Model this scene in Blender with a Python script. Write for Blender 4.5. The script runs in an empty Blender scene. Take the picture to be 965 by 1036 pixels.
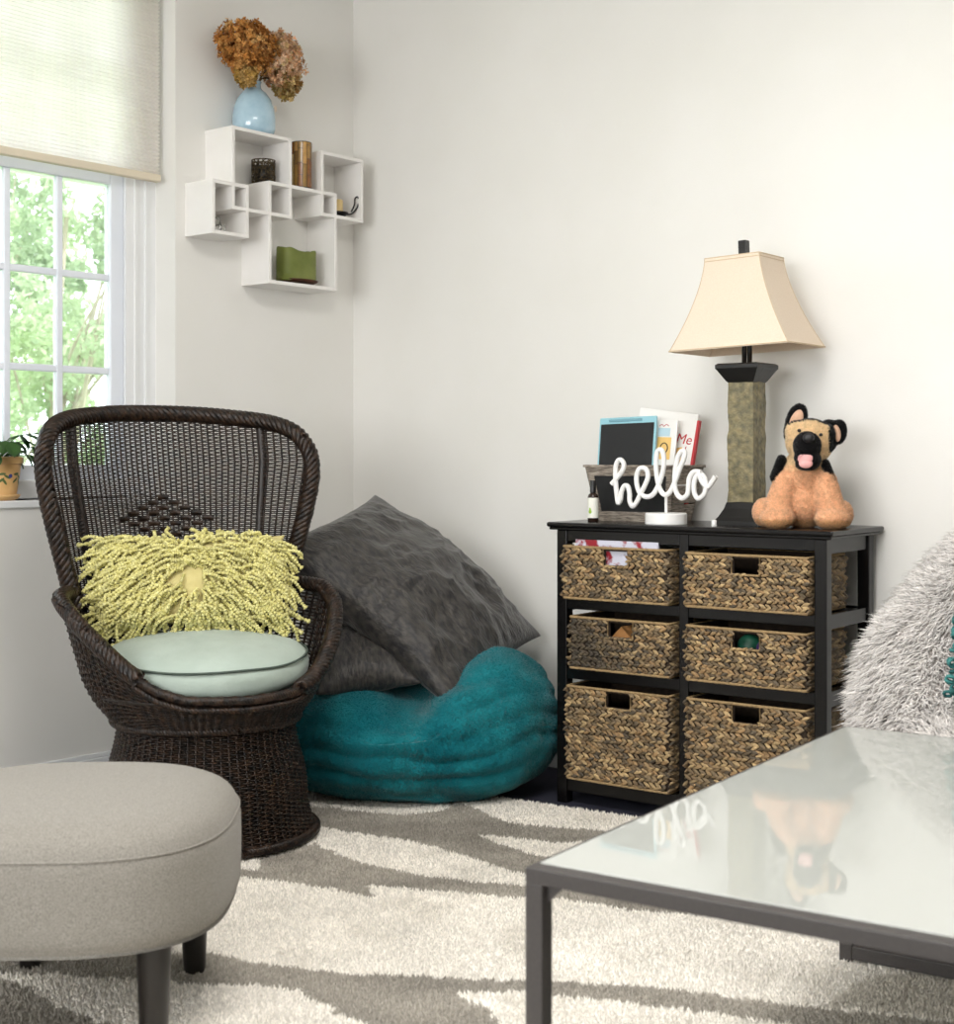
import bpy, bmesh, math, random
import numpy as np
from mathutils import Vector, Matrix
random.seed(7); RS = np.random.RandomState(11)
PI = math.pi
SC = bpy.context.scene
COL = SC.collection
A3 = np.array

# ------------------------------------------------------------------ materials
def lin(c):
    o = []
    for v in c[:3]:
        v = v/255.0
        o.append(v/12.92 if v <= 0.04045 else ((v+0.055)/1.055)**2.4)
    return (o[0], o[1], o[2], 1.0)

def mat(name, c1, c2=None, scale=20, rough=0.6, bump=0, bscale=None, metallic=0, sheen=0, attr=False,
        spec=0.5, stretch=(1, 1, 1), detail=4, trans=0, coat=0, ior=1.5, contrast=(0.35, 0.65), coords='Object', subs=0):
    m = bpy.data.materials.new(name); m.use_nodes = True
    nt = m.node_tree; n = nt.nodes; l = nt.links
    b = n['Principled BSDF']; out = n['Material Output']
    tc = n.new('ShaderNodeTexCoord'); mp = n.new('ShaderNodeMapping')
    mp.inputs['Scale'].default_value = stretch
    l.new(tc.outputs[coords], mp.inputs['Vector'])
    b.inputs['Roughness'].default_value = rough
    b.inputs['Metallic'].default_value = metallic
    b.inputs['IOR'].default_value = ior
    b.inputs['Specular IOR Level'].default_value = spec
    b.inputs['Sheen Weight'].default_value = sheen
    b.inputs['Sheen Roughness'].default_value = 0.4
    b.inputs['Coat Weight'].default_value = coat
    b.inputs['Coat Roughness'].default_value = 0.1
    b.inputs['Base Color'].default_value = lin(c1)
    base = None
    if c2 is not None:
        nz = n.new('ShaderNodeTexNoise'); nz.inputs['Scale'].default_value = scale; nz.inputs['Detail'].default_value = detail
        l.new(mp.outputs[0], nz.inputs['Vector'])
        r = n.new('ShaderNodeValToRGB'); e = r.color_ramp.elements
        e[0].position = contrast[0]; e[1].position = contrast[1]
        e[0].color = lin(c1); e[1].color = lin(c2)
        l.new(nz.outputs['Fac'], r.inputs[0]); base = r.outputs[0]
    if attr:
        at = n.new('ShaderNodeAttribute'); at.attribute_name = 'Col'
        if base is None: base = at.outputs['Color']
        else:
            mx = n.new('ShaderNodeMix'); mx.data_type = 'RGBA'; mx.blend_type = 'MULTIPLY'; mx.inputs['Factor'].default_value = 1
            l.new(at.outputs['Color'], mx.inputs[6]); l.new(base, mx.inputs[7]); base = mx.outputs[2]
    if base is not None: l.new(base, b.inputs['Base Color'])
    if bump:
        nb = n.new('ShaderNodeTexNoise'); nb.inputs['Scale'].default_value = bscale or scale; nb.inputs['Detail'].default_value = detail
        l.new(mp.outputs[0], nb.inputs['Vector'])
        bm = n.new('ShaderNodeBump'); bm.inputs['Strength'].default_value = min(1, bump); bm.inputs['Distance'].default_value = 0.004*max(1, bump)
        l.new(nb.outputs['Fac'], bm.inputs['Height']); l.new(bm.outputs[0], b.inputs['Normal'])
    if trans:
        t = n.new('ShaderNodeBsdfTranslucent')
        if base is not None: l.new(base, t.inputs['Color'])
        else: t.inputs['Color'].default_value = lin(c1)
        ms = n.new('ShaderNodeMixShader'); ms.inputs[0].default_value = trans
        l.new(b.outputs[0], ms.inputs[1]); l.new(t.outputs[0], ms.inputs[2]); l.new(ms.outputs[0], out.inputs['Surface'])
    return m

M = {}
M['wall'] = mat('wall_paint', (231, 229, 224), (234, 232, 228), 3, 0.55, 0.08, 220)
M['ceiling'] = mat('ceiling_paint', (238, 236, 232), rough=0.8)
M['trim'] = mat('trim_paint', (232, 233, 234), (236, 237, 238), 5, 0.35)
M['vinyl'] = mat('window_vinyl', (228, 233, 242), (232, 236, 244), 5, 0.3)
M['floor'] = mat('navy_carpet', (30, 31, 48), (44, 45, 64), 350, 0.95, 0.8, 500)
M['rug'] = mat('rug_wool', (240, 240, 240), (255, 255, 255), 90, 0.9, attr=True, spec=0.1)
M['shade_fabric'] = mat('cellular_shade', (252, 249, 243), (254, 251, 247), 8, 0.85, trans=0.6, spec=0.1)
M['wicker'] = mat('dark_wicker', (15, 10, 8), (58, 41, 29), 60, 0.38, 0.5, 120, spec=0.35, contrast=(0.38, 0.72))
M['wicker_pole'] = mat('dark_cane', (18, 12, 9), (34, 24, 18), 40, 0.4, 0.2, 120)
M['cushion'] = mat('mint_cotton', (163, 176, 166), (172, 185, 175), 14, 0.85, 0.35, 60, sheen=0.2)
M['piping'] = mat('green_piping', (66, 78, 70), rough=0.8)
M['yarn'] = mat('chartreuse_yarn', (196, 188, 118), (218, 212, 154), 90, 0.8, attr=True, sheen=0.2, spec=0.2)
M['yarn_base'] = mat('chartreuse_felt', (200, 186, 124), (210, 198, 138), 40, 0.9, 0.3, 200)
M['teal'] = mat('teal_plush', (4, 96, 106), (26, 122, 130), 9, 0.8, 0.7, 200, sheen=0.3, spec=0.12, detail=5)
M['velvet'] = mat('charcoal_velvet', (36, 35, 37), (74, 70, 65), 45, 0.45, 1.0, 70, sheen=0.3, spec=0.35, detail=9, stretch=(2.2, .8, 1), contrast=(0.36, 0.68))
M['black_wood'] = mat('black_painted_wood', (9, 8, 8), (14, 12, 12), 20, 0.25, 0.05, 90, spec=0.4, stretch=(1, 8, 8))
M['weave'] = mat('water_hyacinth', (205, 205, 205), (255, 255, 255), 150, 0.6, 0.6, 300, attr=True, spec=0.35, contrast=(0.3, 0.7))
M['liner'] = mat('basket_inside', (42, 32, 23), (60, 46, 32), 60, 0.9)
M['shade_linen'] = mat('linen_lampshade', (238, 222, 203), (243, 228, 210), 300, 0.9, 0.15, 500, trans=0.2, spec=0.1)
M['slate'] = mat('slate_stone', (86, 83, 64), (144, 132, 96), 60, 0.5, 1.0, 90, detail=12, contrast=(0.3, 0.72), spec=0.5)
M['black_metal'] = mat('black_lacquer', (14, 13, 13), (20, 18, 17), 30, 0.35, 0.1, 60)
M['table_metal'] = mat('powder_coated_steel', (62, 58, 57), (68, 64, 62), 200, 0.5, 0.15, 800, spec=0.4)
M['table_glass'] = mat('back_painted_glass', (176, 178, 173), rough=0.02, spec=0.5, ior=1.52)
M['otto'] = mat('grey_tweed', (126, 122, 115), (154, 149, 141), 420, 0.95, 0.5, 600, sheen=0.2, spec=0.1, detail=3)
M['otto_leg'] = mat('espresso_leg', (22, 19, 17), (30, 26, 23), 30, 0.35)
M['fur'] = mat('grey_fur', (235, 235, 235), (255, 255, 255), 30, 0.75, attr=True, spec=0.2)
M['plush'] = mat('toy_plush', (235, 235, 235), (255, 255, 255), 80, 0.85, attr=True, spec=0.15, sheen=0.2)
M['white'] = mat('white_lacquer', (236, 235, 233), (240, 239, 238), 10, 0.35)
M['shelf_white'] = mat('white_melamine', (236, 233, 229), (239, 236, 233), 10, 0.45)
M['vase'] = mat('blue_ceramic', (160, 190, 208), (176, 203, 218), 25, 0.15, coat=0.6, detail=5)
M['petal'] = mat('dried_petal', (220, 220, 220), (255, 255, 255), 90, 0.8, attr=True, spec=0.15, trans=0.3)
M['stem'] = mat('dry_stem', (80, 66, 38), rough=0.8)
M['amber'] = mat('amber_mosaic', (130, 84, 30), (205, 170, 105), 14, 0.25, 0.2, 60, coat=0.5, stretch=(4, 4, 1))
M['dark_trim'] = mat('dark_solder', (38, 28, 20), rough=0.5, metallic=0.4)
M['lace_metal'] = mat('dark_bronze', (52, 42, 28), (96, 82, 56), 90, 0.4, metallic=0.6)
M['green_wax'] = mat('green_wax', (108, 118, 54), (128, 136, 70), 12, 0.5, spec=0.4, trans=0.1)
M['cream_wax'] = mat('cream_wax', (216, 188, 130), (226, 200, 146), 20, 0.5)
M['rust'] = mat('rusty_metal', (66, 36, 22), (92, 52, 32), 50, 0.55, metallic=0.4)
M['iron'] = mat('cast_iron', (20, 19, 20), (32, 31, 32), 60, 0.45, 0.3, 200, metallic=0.5)
M['silver'] = mat('silver', (190, 190, 188), rough=0.25, metallic=1)
M['terracotta'] = mat('glazed_pot', (214, 168, 108), (226, 184, 126), 20, 0.4)
M['paint_blue'] = mat('pot_blue', (62, 66, 130), rough=0.4)
M['paint_green'] = mat('pot_green', (88, 104, 60), rough=0.4)
M['soil'] = mat('soil', (44, 32, 24), (60, 44, 32), 100, 0.95)
M['leaf'] = mat('houseplant_leaf', (30, 62, 26), (60, 98, 40), 18, 0.4, trans=0.25)
M['tree_leaf'] = mat('tree_leaf', (136, 156, 126), (186, 200, 166), 1.2, 0.7, trans=0.45)
M['bark'] = mat('bark', (150, 142, 126), (172, 164, 148), 12, 0.9)
M['grass'] = mat('lawn', (120, 150, 80), (160, 184, 112), 2, 0.9)
M['crate_wood'] = mat('weathered_wood', (104, 94, 85), (176, 164, 150), 40, 0.85, 0.6, 90, stretch=(1, 1, 7), detail=7)
M['board'] = mat('chalkboard', (18, 18, 19), (25, 25, 26), 30, 0.6)
M['tablet_frame'] = mat('aqua_plastic', (146, 196, 208), rough=0.35)
M['screen'] = mat('dark_screen', (13, 14, 17), rough=0.4)
M['paper'] = mat('white_paper', (236, 234, 230), (240, 238, 235), 6, 0.7)
M['page_edge'] = mat('page_edge', (222, 214, 200), (238, 232, 220), 300, 0.8, stretch=(1, 1, 1))
M['red'] = mat('red_print', (186, 42, 48), rough=0.5)
M['yellow'] = mat('yellow_card', (218, 206, 140), rough=0.7)
M['orange'] = mat('orange_print', (236, 196, 120), rough=0.6)
M['ltblue'] = mat('light_blue_print', (186, 214, 226), rough=0.6)
M['ink'] = mat('dark_ink', (40, 38, 42), rough=0.6)
M['amber_glass'] = mat('amber_glass', (40, 22, 12), rough=0.12, coat=0.5)
M['label'] = mat('label_paper', (232, 232, 222), rough=0.6)
M['pear'] = mat('pear_green', (150, 186, 70), rough=0.6)
M['cardboard'] = mat('cardboard', (150, 104, 56), (164, 116, 66), 20, 0.8)
M['mag'] = mat('magazine_print', (150, 30, 44), (206, 206, 220), 22, 0.4, contrast=(0.45, 0.52))
M['toy_green'] = mat('toy_green', (10, 70, 50), rough=0.5)
M['toy_purple'] = mat('toy_purple', (74, 42, 100), rough=0.5)
M['knob_black'] = mat('black_plastic', (16, 16, 17), rough=0.35)
M['nose'] = mat('toy_nose', (24, 22, 24), rough=0.5)
M['tongue'] = mat('pink_felt', (232, 168, 166), (240, 184, 180), 50, 0.9)
M['ear_in'] = mat('ear_felt', (206, 164, 136), (216, 176, 150), 50, 0.9)
M['pompom'] = mat('teal_yarn', (34, 88, 88), (64, 128, 124), 60, 0.9, attr=False)

g = bpy.data.materials.new('clear_glass'); g.use_nodes = True
nt = g.node_tree; nt.nodes.clear()
o_ = nt.nodes.new('ShaderNodeOutputMaterial'); t_ = nt.nodes.new('ShaderNodeBsdfTransparent'); gl = nt.nodes.new('ShaderNodeBsdfGlossy')
fr = nt.nodes.new('ShaderNodeFresnel'); mx = nt.nodes.new('ShaderNodeMixShader'); gl.inputs['Roughness'].default_value = 0.02
t_.inputs['Color'].default_value = (0.96, 0.98, 0.97, 1)
nt.links.new(fr.outputs[0], mx.inputs[0]); nt.links.new(t_.outputs[0], mx.inputs[1]); nt.links.new(gl.outputs[0], mx.inputs[2]); nt.links.new(mx.outputs[0], o_.inputs[0])
M['glass'] = g

# ------------------------------------------------------------------ mesh building
class MB:
    def __init__(s): s.V = []; s.F = []; s.C = []; s.n = 0; s.hascol = False
    def add(s, V, F, col=None):
        V = np.asarray(V, float).reshape(-1, 3)
        if not isinstance(F, (list, tuple)) or (len(F) and np.isscalar(F[0][0])): F = [F]
        for f in F:
            f = np.asarray(f, int)
            if f.size: s.F.append(f+s.n)
        s.V.append(V); s.n += len(V)
        if col is None: c = np.ones((len(V), 3))
        else:
            s.hascol = True; c = np.broadcast_to(np.asarray(col, float)[..., :3], (len(V), 3))
        s.C.append(c)
        return s
    def bm(s, bm, T=None, col=None):
        bmesh.ops.recalc_face_normals(bm, faces=bm.faces)
        bm.verts.ensure_lookup_table(); bm.verts.index_update()
        V = A3([v.co[:] for v in bm.verts])
        d = {}
        for f in bm.faces: d.setdefault(len(f.verts), []).append([v.index for v in f.verts])
        if T is not None:
            T = np.asarray(T); V = V @ T[:3, :3].T + T[:3, 3]
        s.add(V, [A3(x) for x in d.values()], col); bm.free(); return s
    def box(s, x0, x1, y0, y1, z0, z1, bev=0.0, col=None, seg=2, T=None):
        bm = bmesh.new(); bmesh.ops.create_cube(bm, size=1)
        for v in bm.verts:
            v.co = Vector(((x0+x1)/2+v.co.x*(x1-x0), (y0+y1)/2+v.co.y*(y1-y0), (z0+z1)/2+v.co.z*(z1-z0)))
        if bev: bmesh.ops.bevel(bm, geom=bm.edges[:], offset=bev, segments=seg, affect='EDGES', profile=0.5)
        return s.bm(bm, T, col)
    def lathe(s, prof, n=32, c=(0, 0, 0), col=None, sx=1, sy=1, close=False):
        prof = A3(prof, float); m = len(prof)
        a = np.arange(n)/n*2*PI
        V = np.zeros((m, n, 3)); V[..., 0] = prof[:, None, 0]*np.cos(a)*sx+c[0]; V[..., 1] = prof[:, None, 0]*np.sin(a)*sy+c[1]; V[..., 2] = prof[:, None, 1]+c[2]
        s.add(V, grid_faces(m, n, False, True), col); return s
    def build(s, name, m=None, parent=None, smooth=True, loc=None, rot=None, sharp=None):
        V = np.concatenate(s.V); me = bpy.data.meshes.new(name)
        me.vertices.add(len(V)); me.vertices.foreach_set('co', V.astype('f').ravel())
        loops = np.concatenate([f.ravel() for f in s.F]); tot = np.concatenate([np.full(len(f), f.shape[1]) for f in s.F])
        st = np.concatenate([[0], np.cumsum(tot)[:-1]])
        me.loops.add(len(loops)); me.loops.foreach_set('vertex_index', loops.astype('i'))
        me.polygons.add(len(tot)); me.polygons.foreach_set('loop_start', st.astype('i'))
        me.update(calc_edges=True); me.validate()
        if s.hascol:
            at = me.attributes.new('Col', 'FLOAT_COLOR', 'POINT'); C = np.concatenate(s.C)
            at.data.foreach_set('color', np.c_[C, np.ones(len(C))].astype('f').ravel())
        me.polygons.foreach_set('use_smooth', np.full(len(me.polygons), bool(smooth)))
        if sharp:
            try: me.set_sharp_from_angle(angle=math.radians(sharp))
            except Exception: pass
        if m is not None: me.materials.append(m)
        o = bpy.data.objects.new(name, me); COL.objects.link(o)
        if parent is not None: o.parent = parent
        if loc is not None: o.location = loc
        if rot is not None: o.rotation_euler = rot
        return o

def grid_faces(m, n, cu=False, cv=False, off=0):
    i = np.arange(m if cu else m-1); j = np.arange(n if cv else n-1)
    I, J = np.meshgrid(i, j, indexing='ij'); I2 = (I+1) % m; J2 = (J+1) % n
    return np.stack([I*n+J, I2*n+J, I2*n+J2, I*n+J2], -1).reshape(-1, 4)+off

def tubes(mb, P, R, k=6, ref=(0, 0, 1), flat=1.0, closed=False, col=None):
    """batch of tubes: P (m,n,3), R scalar / (m,n)"""
    P = np.asarray(P, float)
    if P.ndim == 2: P = P[None]
    m, n, _ = P.shape
    R = np.broadcast_to(np.asarray(R, float), (m, n)) if np.ndim(R) != 1 or np.shape(R) == (n,) else np.broadcast_to(np.asarray(R)[:, None], (m, n))
    if closed: T = np.roll(P, -1, 1)-np.roll(P, 1, 1)
    else: T = np.gradient(P, axis=1)
    T /= np.linalg.norm(T, axis=2, keepdims=True)+1e-12
    ref = np.broadcast_to(np.asarray(ref, float), P.shape) if np.ndim(ref) <= 1 else np.broadcast_to(np.asarray(ref, float).reshape(m, -1, 3), P.shape)
    Nn = np.cross(T, ref); ln = np.linalg.norm(Nn, axis=2, keepdims=True)
    Nn = np.where(ln < 0.05, np.cross(T, A3([0.3, 0.9, 0.2])), Nn); Nn /= np.linalg.norm(Nn, axis=2, keepdims=True)+1e-12
    B = np.cross(T, Nn)
    a = np.arange(k)/k*2*PI+PI/k
    V = P[:, :, None]+R[:, :, None, None]*(np.cos(a)[None, None, :, None]*Nn[:, :, None]+flat*np.sin(a)[None, None, :, None]*B[:, :, None])
    base = grid_faces(n, k, closed, True)
    F = (base[None]+(np.arange(m)*n*k)[:, None, None]).reshape(-1, 4)
    Fs = [F]
    if not closed:
        c0 = np.arange(k)[::-1]; c1 = (n-1)*k+np.arange(k); o = (np.arange(m)*n*k)[:, None]
        Fs.append(np.concatenate([c0[None]+o, c1[None]+o]))
    if col is not None:
        col = np.asarray(col, float)
        if col.ndim == 2: col = np.repeat(col[:, None], n, 1)
        if col.ndim == 3: col = np.repeat(col[:, :, None], k, 2).reshape(-1, 3)
    mb.add(V, Fs, col)
    return mb

def hash3(i, j, k):
    h = (i*374761393+j*668265263+k*2147483647 % 1000003) & 0x7fffffff
    h = ((h ^ (h >> 13))*1274126177) & 0x7fffffff
    return ((h ^ (h >> 16)) & 0xffff)/65535.0
def noise(P, s=1.0, seed=0):
    P = np.asarray(P, float)*s+seed*17.31+100.0
    I = np.floor(P).astype(np.int64); f = P-I; f = f*f*(3-2*f); r = 0
    for a in (0, 1):
        for b in (0, 1):
            for c in (0, 1):
                w = (f[..., 0] if a else 1-f[..., 0])*(f[..., 1] if b else 1-f[..., 1])*(f[..., 2] if c else 1-f[..., 2])
                r = r+w*hash3(I[..., 0]+a, I[..., 1]+b, I[..., 2]+c)
    return r*2-1
def fbm(P, s=1, seed=0, o=4): return sum(noise(P, s*2**i, seed+i)*0.5**i for i in range(o))

def spline(pts, n):
    """Catmull-Rom through the points, n samples by arc length"""
    p = np.asarray(pts, float); p = np.vstack([2*p[0]-p[1], p, 2*p[-1]-p[-2]]); out = []
    for i in range(1, len(p)-2):
        t = np.linspace(0, 1, 24, endpoint=False)[:, None]
        a, b, c, d = p[i-1], p[i], p[i+1], p[i+2]
        out.append(0.5*((2*b)+(-a+c)*t+(2*a-5*b+4*c-d)*t*t+(-a+3*b-3*c+d)*t**3))
    out.append(p[-2][None]); q = np.vstack(out)
    L = np.r_[0, np.cumsum(np.linalg.norm(np.diff(q, axis=0), axis=1))]
    s = np.linspace(0, L[-1], n)
    return np.stack([np.interp(s, L, q[:, j]) for j in range(q.shape[1])], 1)

def rope(mb, path, R=0.02, nst=5, pitch=0.09, r=0.008, closed=False, k=5, per=0.006, ref=(0, 0, 1), flat=1.0):
    P = np.asarray(path, float)
    if closed: P = np.vstack([P, P[:1]])
    L = np.r_[0, np.cumsum(np.linalg.norm(np.diff(P, axis=0), axis=1))]; n = max(8, int(L[-1]/per)); s = np.linspace(0, L[-1], n)
    Q = np.stack([np.interp(s, L, P[:, j]) for j in range(3)], 1)
    T = np.gradient(Q, axis=0); T /= np.linalg.norm(T, axis=1, keepdims=True)+1e-12
    rf = np.broadcast_to(A3(ref, float), Q.shape) if np.ndim(ref) == 1 else ref
    Nn = np.cross(T, rf); Nn /= np.linalg.norm(Nn, axis=1, keepdims=True)+1e-9; B = np.cross(T, Nn)
    turns = round(L[-1]/pitch) if closed else L[-1]/pitch
    out = []
    for i in range(nst):
        a = 2*PI*(i/nst+s/L[-1]*turns)
        out.append(Q+(R-r)*(np.cos(a)[:, None]*Nn+flat*np.sin(a)[:, None]*B))
    tubes(mb, A3(out), r, k, ref=(0.31, 0.52, 0.79))
    tubes(mb, Q[None], (R-r)*0.9, 6, ref=(0.31, 0.52, 0.79))
    return mb

def strands(mb, roots, dirs, length, width, col=None, tipcol=None, bend=None, segs=2):
    """little tapered hairs with a 3-sided section"""
    N = len(roots); D = dirs/(np.linalg.norm(dirs, axis=1, keepdims=True)+1e-9)
    rnd = RS.randn(N, 3); X = np.cross(D, rnd); X /= np.linalg.norm(X, axis=1, keepdims=True)+1e-9; Y = np.cross(D, X)
    length = np.broadcast_to(length, (N,))[:, None]; width = np.broadcast_to(width, (N,))[:, None]
    if bend is None: bend = np.zeros((N, 3))
    rings = []; C = []
    col = np.broadcast_to(A3([1, 1, 1.]) if col is None else col, (N, 3)); tipcol = col if tipcol is None else np.broadcast_to(tipcol, (N, 3))
    for q in range(segs):
        t = q/segs; c = roots+D*length*t+bend*length*t*t; w = width*(1-0.35*t)
        for a in range(3):
            an = a*2*PI/3; rings.append(c+w*(math.cos(an)*X+math.sin(an)*Y)); C.append(col*(1-t)+tipcol*t)
    rings.append(roots+D*length+bend*length); C.append(tipcol)
    nv = segs*3+1; V = np.stack(rings, 1); CC = np.stack(C, 1)
    o = (np.arange(N)*nv)[:, None]; Fs = []
    for q in range(segs-1):
        for a in range(3):
            b = (a+1) % 3; Fs.append(A3([[q*3+a, q*3+b, q*3+3+b, q*3+3+a]])+o)
    tr = []
    for a in range(3):
        b = (a+1) % 3; tr.append(A3([[(segs-1)*3+a, (segs-1)*3+b, nv-1]])+o)
    F = ([np.concatenate(Fs)] if Fs else [])+[np.concatenate(tr)]
    mb.add(V.reshape(-1, 3), F, CC.reshape(-1, 3)); return mb

def sample(V, F4, n):
    """random points and normals on quads / tris (list of face arrays)"""
    tri = []
    for f in F4:
        tri.append(f[:, [0, 1, 2]])
        if f.shape[1] == 4: tri.append(f[:, [0, 2, 3]])
    tri = np.concatenate(tri); a, b, c = V[tri[:, 0]], V[tri[:, 1]], V[tri[:, 2]]
    nn = np.cross(b-a, c-a); ar = np.linalg.norm(nn, axis=1); idx = RS.choice(len(tri), n, p=ar/ar.sum())
    u, v = RS.rand(n, 1), RS.rand(n, 1); fl = (u+v) > 1; u = np.where(fl, 1-u, u); v = np.where(fl, 1-v, v)
    P = a[idx]+u*(b[idx]-a[idx])+v*(c[idx]-a[idx]); N = nn[idx]/(ar[idx][:, None]+1e-12)
    return P, N

ICO = {}
def ico(sub=2):
    if sub not in ICO:
        bm = bmesh.new(); bmesh.ops.create_icosphere(bm, subdivisions=sub, radius=1)
        ICO[sub] = (A3([v.co[:] for v in bm.verts]), A3([[v.index for v in f.verts] for f in bm.faces])); bm.free()
    return ICO[sub]
def ell(mb, c, r, rot=(0, 0, 0), sub=3, col=None):
    V, F = ico(sub); Rm = A3(Matrix.Rotation(rot[2], 3, 'Z') @ Matrix.Rotation(rot[1], 3, 'Y') @ Matrix.Rotation(rot[0], 3, 'X'))
    mb.add((V*A3(r)) @ Rm.T+A3(c), F, col); return mb

def remeshed(mb, voxel=0.004, smooth=6):
    """union of overlapping blobs as one continuous surface -> arrays"""
    o = mb.build('tmp'); md = o.modifiers.new('r', 'REMESH'); md.mode = 'VOXEL'; md.voxel_size = voxel
    sm = o.modifiers.new('s', 'SMOOTH'); sm.iterations = smooth; sm.factor = 0.5
    dg = bpy.context.evaluated_depsgraph_get(); e = o.evaluated_get(dg); me = e.to_mesh()
    V = np.zeros(len(me.vertices)*3, 'f'); me.vertices.foreach_get('co', V); V = V.reshape(-1, 3).astype(float)
    d = {}
    for p in me.polygons: d.setdefault(len(p.vertices), []).append(list(p.vertices))
    F = [A3(x) for x in d.values()]; e.to_mesh_clear(); m = o.data; bpy.data.objects.remove(o); bpy.data.meshes.remove(m)
    return V, F

def thing(name, label, cat, loc=(0, 0, 0), rz=0, group=None, rot=None):
    o = bpy.data.objects.new(name, None); COL.objects.link(o); o.location = loc
    o.rotation_euler = rot if rot else (0, 0, rz); o.empty_display_size = 0.05
    o['label'] = label; o['category'] = cat
    if group: o['group'] = group
    return o
def tag(o, label, cat, group=None):
    o['label'] = label; o['category'] = cat
    if group: o['group'] = group
    return o
def struct(o): o['kind'] = 'structure'; return o

# ------------------------------------------------------------------ frames
CORN = A3([-.445, 5.267]); AL = math.radians(50.2); AR = math.radians(-39.8); AC = math.radians(-37.08); AT = math.radians(-33.7)
UL = A3([math.cos(AL), math.sin(AL)]); NL = A3([math.sin(AL), -math.cos(AL)])
def onleft(s, d, z=0):          # s = metres from the room corner along the left wall, d = metres into the room
    p = CORN-UL*s+NL*d; return (p[0], p[1], z)
CAB = A3([.199, 4.215]); CX = A3([math.cos(AC), math.sin(AC)]); CY = A3([-math.sin(AC), math.cos(AC)])
HT = 0.806                       # cabinet height
def oncab(s, d, z=HT): p = CAB+CX*s+CY*d; return (p[0], p[1], z)

# ------------------------------------------------------------------ room
RW = 5.6; RH = 2.65
W0, W1, WZ0, WZ1 = 0.8025, 2.24, 0.868, 2.60          # window opening in the left wall
def wall(name, boxes, loc, rz):
    mb = MB()
    for b in boxes: mb.box(*b)
    return struct(mb.build(name, M['wall'], None, False, (loc[0], loc[1], 0), (0, 0, rz)))
# left wall: local x runs towards the corner (x = -s), y into the wall
wall('wall_left', [(-RW, -W1, 0, .2, 0, RH), (-W0, 0.2, 0, .2, 0, RH), (-W1, -W0, 0, .2, 0, WZ0), (-W1, -W0, 0, .2, WZ1, RH)], CORN, AL)
wall('wall_right', [(0, RW, 0, .2, 0, RH)], CORN, AR)
pb = CORN-UL*RW
# wall behind the camera, with a wide opening added for the lighting
wall('wall_back', [(0, .9, -.2, 0, 0, RH), (3.6, RW, -.2, 0, 0, RH), (.9, 3.6, -.2, 0, 0, .9), (.9, 3.6, -.2, 0, 2.3, RH)], pb, AR)
pr = CORN+A3([math.cos(AR), math.sin(AR)])*RW
wall('wall_far', [(-RW, 0.2, -.2, 0, 0, RH)], pr, AL)
struct(MB().box(-RW-.2, .2, -RW-.2, .2, -.1, 0).build('floor', M['floor'], None, False, (CORN[0], CORN[1], 0), (0, 0, AL)))
struct(MB().box(-RW-.2, .2, -RW-.2, .2, RH, RH+.1).build('ceiling', M['ceiling'], None, False, (CORN[0], CORN[1], 0), (0, 0, AL)))
def baseboard(name, L, rz, sgn):
    mb = MB(); x0, x1 = (-L, 0) if sgn < 0 else (0, L)
    mb.box(x0, x1, -.014, 0, 0, .085, .002); mb.box(x0, x1, -.009, 0, .085, .1, .003)
    return struct(mb.build(name, M['trim'], None, False, (CORN[0], CORN[1], 0), (0, 0, rz)))
baseboard('baseboard_left', RW, AL, -1); baseboard('baseboard_right', RW, AR, 1)

# window
win = bpy.data.objects.new('window_1', None); COL.objects.link(win); win.location = (CORN[0], CORN[1], 0); win.rotation_euler = (0, 0, AL); win['kind'] = 'structure'
G0, G1 = 0.965, 2.053; cols = [G0+i*(G1-G0)/6 for i in range(7)]
mb = MB()
mb.box(-W0, -G0+.05, .10, .19, WZ0, WZ1, .004); mb.box(-W1, -G1-.05, .10, .19, WZ0, WZ1, .004)
mb.box(-G1-.05, -G0+.05, .10, .19, WZ0, .924, .004); mb.box(-G1-.05, -G0+.05, .10, .19, WZ1-.05, WZ1, .004)
mb.box(-W0-.035, -W0-.045, .094, .10, WZ0, WZ1); mb.box(-W0-.085, -W0-.075, .094, .10, WZ0, WZ1)
mb.build('window_frame', M['trim'], win, False)
def sash(z0, z1, y, rows):
    mb = MB()
    mb.box(-G0, -G0+.049, y, y+.035, z0-.05, z1+.04, .004); mb.box(-G1-.049, -G1, y, y+.035, z0-.05, z1+.04, .004)
    mb.box(-G1, -G0, y, y+.035, z0-.05, z0, .004); mb.box(-G1, -G0, y, y+.035, z1, z1+.04, .004)
    for c in cols[1:-1]: mb.box(-c-.011, -c+.011, y+.006, y+.028, z0, z1, .004)
    for r in range(1, rows):
        z = z0+(z1-z0)*r/rows; mb.box(-G1, -G0, y+.008, y+.030, z-.011, z+.011, .004)
    mb.build('sash', M['vinyl'], win, False)
    MB().box(-G1, -G0, y+.015, y+.019, z0, z1).build('pane', M['glass'], win, False)
sash(.969, 1.85, .115, 3); sash(1.90, 2.50, .152, 2)
MB().box(-W1, -W0, -.012, .115, WZ0-.022, WZ0, .003).build('window_sill', M['trim'], win, False)
# unseen second window behind the camera, added for the lighting
w2 = bpy.data.objects.new('window_2', None); COL.objects.link(w2); w2.location = (pb[0], pb[1], 0); w2.rotation_euler = (0, 0, AR); w2['kind'] = 'structure'
mb = MB(); mb.box(.9, .96, -.14, -.08, .9, 2.3); mb.box(3.54, 3.6, -.14, -.08, .9, 2.3); mb.box(.96, 3.54, -.14, -.08, .9, .96); mb.box(.96, 3.54, -.14, -.08, 2.24, 2.3); mb.box(2.22, 2.28, -.14, -.08, .96, 2.24)
mb.build('window_frame', M['trim'], w2, False)

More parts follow.
